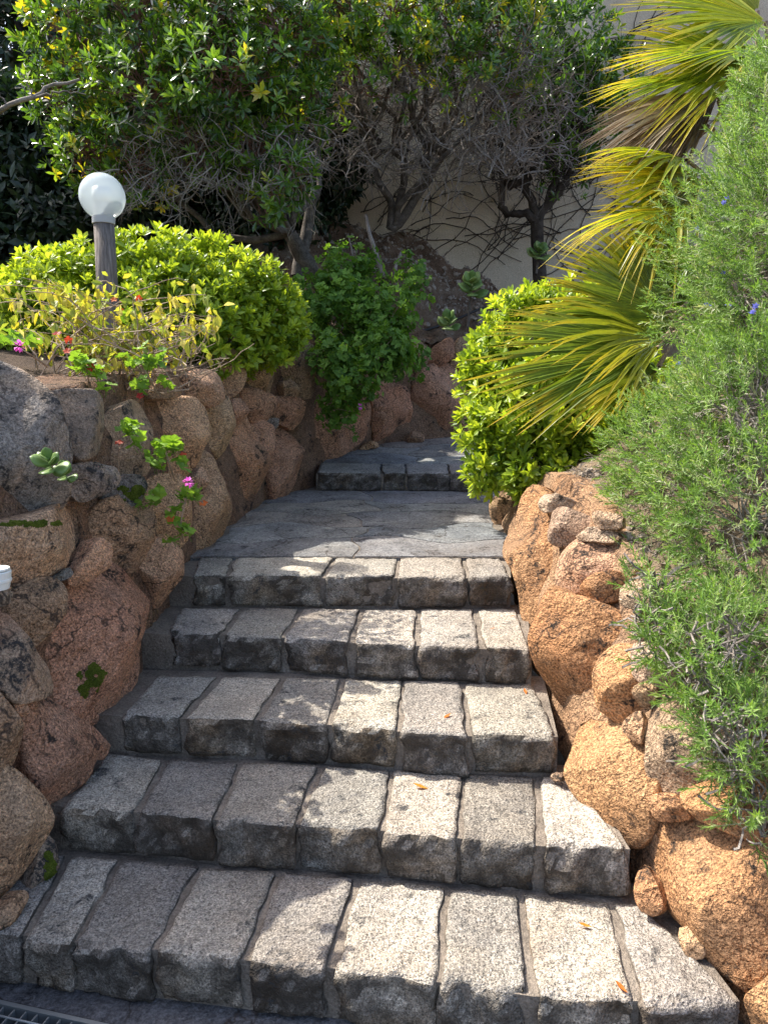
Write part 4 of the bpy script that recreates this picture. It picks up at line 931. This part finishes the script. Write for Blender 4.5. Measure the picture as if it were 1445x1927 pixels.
FR = [ # hub, tip, side of the fan, span, blades, material, droop, tint
 ((1435, 92, 3.9), (1140, 100, 3.9), (.1, .8, .42), 120, 40, 'palm', .10, .30),
 ((1440, 40, 4.1), (1150, -10, 4.1), (.1, .6, .6), 120, 40, 'palm', .08, .45),
 ((1425, 20, 4.3), (1240, -60, 4.5), (.5, .2, .9), 120, 34, 'palm', .1, .5),
 ((1370, 150, 4.0), (1100, 145, 3.9), (0, .8, .4), 95, 30, 'palm', .16, .3),
 ((1350, 180, 4.1), (1100, 285, 4.0), (0, .6, .7), 80, 44, 'deadpalm', .14, .40),
 ((1350, 190, 4.0), (1110, 225, 3.85), (0, .7, .5), 50, 16, 'deadpalm', .2, .95),
 ((1320, 330, 3.9), (1080, 310, 3.85), (.0, .7, .5), 80, 34, 'palm', .10, .7),
 ((1320, 340, 4.1), (1120, 375, 4.0), (0, .6, .75), 100, 34, 'palm', .2, .55),
 ((1300, 395, 3.8), (1020, 405, 3.75), (.2, .75, .3), 80, 20, 'palm', .3, .65),
 ((1300, 385, 3.8), (1150, 420, 3.7), (.4, .6, .1), 140, 16, 'palm', .85, .5),
 ((1250, 590, 3.8), (1030, 450, 3.9), (.3, .3, .9), 110, 40, 'palm', .10, .40),
 ((1260, 600, 3.7), (960, 590, 3.8), (.0, .35, .9), 90, 44, 'palm', .12, .40),
 ((1235, 655, 3.62), (870, 690, 3.65), (.1, .45, .8), 60, 44, 'palm', .06, .22),
 ((1240, 690, 3.6), (990, 735, 3.6), (.2, .6, .6), 70, 34, 'palm', .12, .35),
 ((1260, 560, 3.9), (1120, 400, 4.0), (.6, .3, .6), 120, 34, 'palm', .12, .35),
 ((1260, 620, 3.9), (1060, 540, 4.1), (.2, .4, .9), 130, 40, 'palm', .15, .15),
 ((1300, 470, 4.1), (1120, 490, 4.2), (.2, .5, .9), 140, 40, 'palm', .2, .12),
 ((1245, 640, 3.7), (1000, 560, 3.5), (.3, .7, .5), 100, 24, 'palm', .2, .55),
 ((1230, 700, 3.6), (1090, 745, 3.4), (.5, .6, .3), 80, 22, 'palm', .15, .5),
 ((1290, 300, 3.9), (1100, 255, 3.7), (.2, .8, .3), 90, 20, 'palm', .25, .45),
 ((1340, 240, 4.15), (1105, 235, 4.1), (.1, .5, .8), 80, 34, 'deadpalm', .15, .5),
 ((1330, 420, 4.0), (1110, 345, 4.1), (.1, .5, .8), 90, 34, 'palm', .12, .4),
 ((1400, 120, 4.2), (1160, 50, 4.2), (.1, .6, .7), 90, 36, 'palm', .1, .35),
 ((1340, 520, 4.1), (1100, 530, 4.2), (.1, .4, .9), 100, 36, 'palm', .1, .3),
 ((1440, 110, 3.9), (1190, 200, 3.7), (.2, .6, .6), 80, 24, 'palm', .2, .45),
]
for hub, tip, side, span, n_, mt, drp, tn in FR:
    frond(pl, at(*hub), at(*tip), side, span, n_, mt, r, drp, tn, base=pc + np.array([0, 0, r.uniform(.1, .6)]))

# ------------------------------------------------------------------ geraniums, yellow shrub, succulents
def lobed_leaf(s):
    """a round, scalloped geranium leaf on the XY plane, slightly cupped"""
    V = [(0, 0, 0)]; n_ = 15
    for i in range(n_):
        a = -2.75 + 5.5 * i / (n_ - 1); rad_ = s * (1 + .18 * math.cos(a * 5.0)) * (.95 if i % 2 else 1.05); V.append((rad_ * math.cos(a), rad_ * math.sin(a), s * (.22 + .1 * math.sin(a * 5))))
    return np.array(V), np.zeros((0, 4), int), np.array([(0, i, i + 1) for i in range(1, n_)]), np.zeros(n_ + 1)
def gsprig(r, k=5, s=.02):
    parts = []
    for i in range(k):
        v, q, t3, a = lobed_leaf(s * r.uniform(.6, 1.2)); v = v @ rotm(r.uniform(0, 6.28), r.uniform(-.5, .9), r.uniform(-.5, .5)).T
        parts.append((v + np.array([r.normal() * .025, r.normal() * .025, .01 + .022 * i]), q, t3, a, r.uniform(-.2, .2)))
    sv, sf = tubes([(np.array([(0, 0, -.05), (0, .004, .04), (0, 0, .1)]), np.array([.003, .0025, .0015]))], 4); parts.append((sv, sf[0], np.zeros((0, 3), int), np.zeros(len(sv)), 0))
    return combine(parts)
GER = [gsprig(r, 6, .030) for _ in range(5)]
gb = blobs_px([(640, 540, 6.3, .16), (690, 520, 6.4, .10), (770, 520, 6.5, .10), (640, 600, 6.1, .22), (710, 610, 6.1, .22), (620, 680, 5.75, .13), (660, 720, 5.75, .16), (640, 770, 5.7, .10), (720, 670, 5.9, .18), (765, 690, 6.1, .12), (590, 560, 6.2, .13), (655, 800, 5.7, .04), (680, 480, 6.6, .06), (625, 490, 6.6, .06), (780, 560, 6.5, .07)])
ge = plant('trailing_geranium', 'big dark green geranium hanging over the middle of the shaded wall', 'plant', (-.35, 6.2, 2.0))
P, d = foliage(ge, GER, gb, 900, 'geranium', r, clump=.25, nparts=100, part='leaf_cluster', upw=.5, shell=(.5, 1.1), size=(.75, 1.15), tintc=.45)
twigs(ge, gb, P, r, 160, .004, 'tan')
def flower(root, p, s=.018):
    parts = []
    for i in range(26):
        dd = r.normal(size=3); dd /= np.linalg.norm(dd); v, q, t3, a = leaf(s * .75, s * .6, .6, .1, .1, .9, 2); v = v @ np.array(Vector(dd).to_track_quat('X', 'Z').to_matrix()).T + dd * s * .35; parts.append((v, q, t3, a, r.uniform(-.4, .4)))
    obj('flower', template_mesh('flower', combine(parts), 'pink', .5), root, matrix=Matrix.Translation(Vector(p)))
flower(ge, at(677, 765, 5.6), .025)
GLM = [template_mesh('leaf', (*lobed_leaf(.027), np.zeros(16)), 'geranium', v) for v in (.6, .8, 1)]; RLM = [template_mesh('leaf', (*lobed_leaf(.016), np.zeros(16)), 'redleaf', v) for v in (.1, .6, 1)]
def little_geranium(label, pts, leaves, reds, flowers, D, n=14, fsz=.023):
    base = at(*pts[0], D + .12); root = plant('geranium', label, 'plant', tuple(base), 'geraniums growing out of the wall')
    P_ = np.array([tuple(base)] + [tuple(at(px, py, D)) for px, py in pts[1:]]); s = np.linspace(0, len(P_) - 1, 12)
    V, Fc = tubes([(np.stack([np.interp(s, np.arange(len(P_)), P_[:, k]) for k in range(3)], 1), np.linspace(.004, .002, 12))], 5); obj('stem', mesh_np('stem', V, Fc, 'tan'), root)
    for (px, py, rad, k_) in leaves:
        for _ in range(k_):
            c = Vector(at(px + r.normal() * rad * .5, py + r.normal() * rad * .5, D + r.uniform(-.05, .05)))
            st_ = c + Vector((r.normal() * .01, .03, -.03)); V, Fc = tubes([(np.array([tuple(st_), tuple(c)]), np.array([.0015, .001]))], 3); obj('leaf_stalk', mesh_np('leaf_stalk', V, Fc, 'geranium', {'tint': [.6] * len(V), 'along': [0] * len(V)}), root)
            obj('leaf', GLM[r.integers(3)], root, matrix=Matrix.Translation(c) @ Matrix.Rotation(r.uniform(-1.3, .6), 4, 'X') @ Matrix.Rotation(r.uniform(-.7, .7), 4, 'Y') @ Matrix.Rotation(r.uniform(0, 6.28), 4, 'Z') @ Matrix.Scale(r.uniform(.7, 1.15), 4))
    for (px, py) in reds:
        for _ in range(1): obj('leaf', RLM[r.integers(3)], root, matrix=Matrix.Translation(Vector(at(px + r.normal() * 4, py + r.normal() * 4, D - .02))) @ Matrix.Rotation(r.uniform(.3, 1.6), 4, 'X') @ Matrix.Rotation(r.uniform(0, 6.28), 4, 'Z'))
    for (px, py) in flowers: flower(root, at(px, py, D - .09), fsz)
little_geranium('small geranium with one pink flower rooted low in the shaded wall', [(345, 1020), (340, 985), (352, 930), (356, 915)], [(345, 930, 14, 9), (365, 925, 8, 5), (330, 960, 12, 4), (335, 985, 12, 4), (355, 1005, 14, 4), (322, 1015, 10, 3), (290, 940, 14, 5), (265, 950, 12, 4), (300, 925, 8, 3), (340, 1000, 10, 3)], [(247, 972), (382, 946), (330, 978)], [(355, 908)], 2.95)
little_geranium('leafy geranium sprig with one orange leaf halfway up the wall', [(330, 905), (318, 870), (310, 840)], [(305, 850, 16, 9), (325, 840, 12, 7), (290, 870, 14, 6), (340, 870, 10, 4), (318, 835, 8, 4), (350, 885, 8, 2)], [(337, 850)], [], 3.0)
little_geranium('small geranium sprig with a red leaf just right of the dark grey boulder', [(225, 930), (222, 850), (245, 820)], [(245, 810, 14, 8), (258, 830, 9, 4), (235, 800, 8, 3)], [(228, 833)], [], 2.85)
little_geranium('green geranium clump under the yellow shrub above the dark boulder', [(170, 740), (165, 700), (160, 690)], [(160, 690, 20, 10), (180, 705, 16, 8), (150, 672, 14, 6), (200, 725, 14, 4)], [(172, 685), (130, 640), (128, 662)], [], 3.0)
little_geranium('geranium clump in the shrub just above the tan wall top', [(300, 745), (275, 700), (270, 680)], [(265, 680, 26, 12), (300, 680, 18, 9), (270, 720, 16, 7), (310, 715, 14, 4)], [(263, 742)], [], 3.2)
little_geranium('pink geranium flower on a long stalk at the left edge above the grey boulder', [(90, 690), (55, 665), (38, 655)], [(20, 640, 14, 5), (60, 640, 14, 4)], [(66, 640), (108, 635)], [(37, 651)], 2.7, fsz=.022)
for lab, px, py in [('cluster of red geranium leaves on the left beside the lamp post foot', 235, 575), ]:
    little_geranium(lab, [(215, 690), (225, 620), (235, 585)], [(240, 600, 16, 5), (205, 640, 24, 9)], [(230, 580), (225, 568), (262, 563), (212, 565)], [], 3.6)

ys = plant('yellow_shrub', 'straggly shrub with hanging yellow leaves in front of the lamp post', 'shrub', tuple(at(230, 700, 3.5)))
lv, lq, lt3, la = leaf(.064, .035, .42, .3, .25, .55)
YL = [mesh_np('leaf', lv, [lq, lt3], 'yellow', {'tint': [tv] * len(lv), 'along': la}) for tv in (.1, .35, .55, .75, .95)]
lines, tips = [], []
for i in range(70):
    b0 = np.array(at(r.uniform(60, 360), r.uniform(680, 735), r.uniform(3.3, 3.7)))
    px, py = (r.uniform(-40, 190), r.uniform(520, 650)) if i % 2 else (r.uniform(190, 445), r.uniform(520, 690))
    tp = np.array(at(px, py, r.uniform(3.2, 3.8))); P_ = wander(b0, tp, 10, .08, r, -.15); lines.append((P_, np.linspace(.0035, .0015, 10))); tips.append(P_)
for i in range(110):        # dead stalks lying on the wall
    b0 = np.array(at(r.uniform(170, 380), r.uniform(640, 735), r.uniform(3.2, 3.7))); lines.append((wander(b0, b0 + np.array([r.normal() * .16, r.normal() * .08, abs(r.normal()) * .08]), 6, .15, r), np.linspace(.0028, .0012, 6)))
V, Fc = tubes(lines, 4); o = obj('stems', mesh_np('stems', V, Fc, 'tan'), ys); o['kind'] = 'stuff'
extra = []
for P_ in tips:
    for j in range(9):
        qq = P_[min(9, 3 + r.integers(0, 7))] + r.normal(size=3) * .025
        extra.append(qq)
    for j in range(5):
        if len([c for c in ys.children if c.name.startswith('leaf')]) >= 290: break
        q = P_[min(9, 4 + r.integers(0, 6))] + r.normal(size=3) * .018
        mtx = Matrix.Translation(Vector(q)) @ Matrix.Rotation(r.uniform(0, 6.28), 4, 'Z') @ Matrix.Rotation(r.uniform(.5, 1.6), 4, 'Y') @ Matrix.Rotation(r.uniform(-.6, .6), 4, 'X') @ Matrix.Scale(r.uniform(.6, 1.15), 4)
        obj('leaf', YL[r.integers(5)], ys, matrix=mtx)

extra = np.array(extra); hd = r.normal(size=extra.shape); hd[:, 2] = np.abs(hd[:, 2]) * .5
YT = [combine([(lv @ rotm(0, -r.uniform(.3, 1.4), r.uniform(-.5, .5)).T, lq, lt3, la, r.uniform(-.2, .2))]) for _ in range(5)]
obj('small_leaves', scatter('small_leaves', YT, extra, frames(hd * np.array([.3, .3, 1]), r), r.uniform(.4, .95, len(extra)), np.clip(.3 + .3 * r.normal(size=len(extra)), 0, 1), 'yellow', r), ys)['kind'] = 'stuff'
def fleshy(L, W):
    V, al = [], []; xs = np.linspace(0, 1, 7); ws = [.22, .42, .75, .98, 1, .72, .12]
    for x, q in zip(xs, ws):
        for k in range(8):
            a = 2 * math.pi * k / 8; V.append((x * L, math.cos(a) * W / 2 * q, math.sin(a) * .006 * (q + .2) + .25 * L * x * x))
            al.append(x)
    Fq = [(i * 8 + k, i * 8 + (k + 1) % 8, (i + 1) * 8 + (k + 1) % 8, (i + 1) * 8 + k) for i in range(6) for k in range(8)]
    return V, [Fq, [tuple(range(48, 56))], [tuple(range(7, -1, -1))]], al
FV, FF_, FA = fleshy(.075, .06)
SUC = [mesh_np('leaf', FV, FF_, 'succulent', {'tint': [tv] * len(FV), 'along': FA}, True) for tv in (.2, .6, 1.0)]
def succulent(label, p, s, n_, seed, stem=0, face=None):
    rs = random.Random(seed); p = Vector(p); root = plant('succulent', label, 'plant', tuple(p - Vector((0, 0, stem))), 'round-leaved succulents')
    if stem: V, Fc = cap_tube(np.array([tuple(p - Vector((.02, 0, stem))), tuple(p)]), np.array([.014, .012]), 8); obj('stem', mesh_np('stem', V, Fc, 'bark'), root)
    tilt = Matrix.Rotation(.8, 4, 'X')
    for i in range(n_):
        f = i / n_; obj('leaf', SUC[rs.randrange(3)], root, matrix=Matrix.Translation(p + Vector((0, 0, .006 * i * s))) @ tilt @ Matrix.Rotation(i * 2.4 + rs.uniform(-.2, .2), 4, 'Z') @ Matrix.Rotation(-.05 - .9 * f, 4, 'Y') @ Matrix.Scale(s * rs.uniform(.8, 1.1) * (1.1 - .4 * f), 4))
succulent('round-leaved succulent growing on the face of the big grey boulder', E0 + (wall_hit(95, 885, LF, LN, .16)[0] - E0) * .885, .8, 8, 1)
succulent('smaller succulent rosette touching the larger one on the grey boulder', E0 + (wall_hit(124, 900, LF, LN, .16)[0] - E0) * .89, .6, 7, 2)
succulent('low succulent rosette sitting on the far wall above the path', at(843, 618, 6.95), 1.7, 9, 3)
succulent('taller succulent on a bare stem at the foot of the earth bank', at(885, 555, 7.15), 2.0, 12, 4, .3)
succulent('succulent at the foot of the dark tree against the plaster wall', at(1013, 487, 8.2), 1.9, 10, 5, .15)
# creeping pipe along the far wall
P_ = np.array([tuple(at(*p)) for p in [(700, 640, 7.0), (760, 626, 7.1), (800, 622, 7.15), (850, 605, 7.3), (905, 580, 7.4), (960, 570, 7.5)]]); s = np.linspace(0, 5, 24)
P_ = np.stack([np.interp(s, np.arange(6), P_[:, k]) for k in range(3)], 1)
V, Fc = cap_tube(P_, .011, 8); tag(obj('irrigation_pipe', mesh_np('irrigation_pipe', V, Fc, 'pipe', smooth=True)), 'thin black irrigation pipe lying along the top of the far wall', 'pipe')

# ------------------------------------------------------------------ globe lamp
lc = at(193, 370, 4.2); gr_ = .119
lamp = empty('garden_lamp', (lc.x, lc.y, 1.7), 'garden lamp with frosted white globe on a weathered round wooden post', 'lamp')
prof = [(math.sin(a) * gr_, -math.cos(a) * gr_) for a in np.linspace(math.radians(28), math.pi - .001, 28)]
V, Fc = lathe(prof, lc, 40)
obj('globe', mesh_np('globe', V, Fc, 'globe', smooth=True), lamp)
V, Fc = lathe([(.0, .045), (.05, .045), (.052, .0), (.05, -.03), (.0, -.03)], lc, 28); bu = obj('bulb', mesh_np('bulb', V, Fc, 'plastic', smooth=True), lamp)
V, Fc = lathe([(.0, -.032), (.046, -.032), (.05, -.06), (.05, -.105), (0, -.105)], lc, 28); obj('bulb_socket', mesh_np('bulb_socket', V, Fc, 'collar', smooth=False), lamp)
V, Fc = lathe([(.0, -.1), (.057, -.1), (.059, -.112), (.059, -.14), (.055, -.142), (0, -.142)], lc, 32); obj('collar', mesh_np('collar', V, Fc, 'collar'), lamp)
foot = at(207, 620, 4.17); P_ = np.array([tuple(lc + Vector((.001, 0, -.14))), tuple(lc.lerp(foot, .5) + Vector((0, 0, -.07))), tuple(foot), tuple(foot + (foot - lc) * .4)])
V, Fc = cap_tube(P_, np.array([.053, .055, .056, .057]), 20); obj('post', mesh_np('post', V, Fc, 'wood', smooth=True), lamp)

# ------------------------------------------------------------------ white plastic fitting on the left wall, moss, fallen leaves
c, n_ = wall_hit(-4, 1108, LF, LN, .16); c = E0 + (c - E0) * .93
cap = empty('plastic_light', tuple(c), 'small round white plastic light fitting resting on the wall at the left edge', 'light fitting')
V, Fc = lathe([(0, 0), (.030, 0), (.034, .018), (.037, .02), (.0375, .027), (.036, .029), (.038, .047), (.036, .05), (.0, .048)], c, 28); obj('body', mesh_np('body', V, Fc, 'plastic'), cap)
V, Fc = lathe([(.0, .049), (.033, .051), (.0355, .0545), (.034, .058), (0, .058)], c, 28); obj('rim', mesh_np('rim', V, Fc, 'plastic'), cap)
def project(p):
    v = Vector(p) - E0; cz = v.y * math.cos(PITCH) - v.z * math.sin(PITCH); cy_ = v.y * math.sin(PITCH) + v.z * math.cos(PITCH)
    return CX + F * v.x / cz, CY - F * cy_ / cz
def moss(boulder, spots, seed_, n=5000):
    """cushions of moss on the face of one boulder, inside blotches of the picture"""
    rs = np.random.default_rng(seed_); me = boulder.data; tri = [p for p in me.polygons]; out = []
    co = [v.co.copy() for v in me.vertices]; cand = []
    for p in tri:
        x, y = project(p.center)
        if any(((x - a) / ra) ** 2 + ((y - b_) / rb) ** 2 < 1.6 for a, b_, ra, rb in spots): cand.append(p)
    if not cand: return
    w_ = np.array([p.area for p in cand]); w_ /= w_.sum()
    for k in rs.choice(len(cand), n, p=w_):
        vs_ = [co[q] for q in cand[k].vertices]; a, b_ = rs.random(2)
        q = vs_[0].lerp(vs_[1], a).lerp(vs_[-1].lerp(vs_[-2], a), b_) if len(vs_) == 4 else vs_[0] + (vs_[1] - vs_[0]) * a * .5 + (vs_[2] - vs_[0]) * b_ * .5
        x, y = project(q); e = min(((x - c_) / ra) ** 2 + ((y - d_) / rb) ** 2 for c_, d_, ra, rb in spots)
        if e + noise.noise(q * 45) * 1.3 < .6: out.append(tuple(q - cand[k].normal * .002))
    if len(out) < 5: return
    out = np.array(out); me2 = scatter('moss', ST, out, frames(rs.normal(size=out.shape), rs), rs.uniform(.003, .008, len(out)), rs.random(len(out)), 'moss', rs)
    obj('moss', me2, boulder)['kind'] = 'stuff'
LB = [c for c in lw.children if c.name.startswith('boulder')]
moss(LB[30], [(172, 1278, 26, 30), (185, 1262, 24, 12), (160, 1300, 12, 20)], 1)
moss(LB[3], [(245, 925, 26, 18)], 2); moss(LB[35], [(95, 1630, 12, 40)], 3); moss(LB[26], [(60, 985, 60, 6)], 4, 3000)
FLT = leaf(.045, .016, .5, .3, -.25, .6)
FLM = [mesh_np('fallen_leaf', FLT[0], [FLT[1], FLT[2]], 'orangeleaf', {'tint': [tv] * 13, 'along': FLT[3]}) for tv in (.1, .9)]
for lab, px, py, z, rz, sc_ in [('orange fallen leaf on the second step', 806, 1484, 2 * R, 2.9, 1.15), ('small orange fallen leaf on the right of the bottom step', 1113, 1744, R, 3.0, .8), ('curled brown-orange leaf near the front edge of the bottom step', 1180, 1868, R, 2.2, .8), ('brown fallen leaf in the middle of the third step', 832, 1352, 3 * R, .6, .9), ('reddish fallen leaf at the right of the third step', 990, 1306, 3 * R, 1.6, .8), ('tiny red leaf at the right of the fourth step', 922, 1183, 4 * R, 0, .5), ('small brown leaf at the far right back of the fourth step', 960, 1160, 4 * R, .3, .5)]:
    p = onz(px, py, z + .010); o = obj('fallen_leaf', FLM[0 if 'brown' in lab or 'red' in lab else 1], matrix=Matrix.Translation(p) @ Matrix.Rotation(rz, 4, 'Z') @ Matrix.Scale(sc_, 4)); tag(o, lab, 'leaf', 'fallen leaves on the steps')
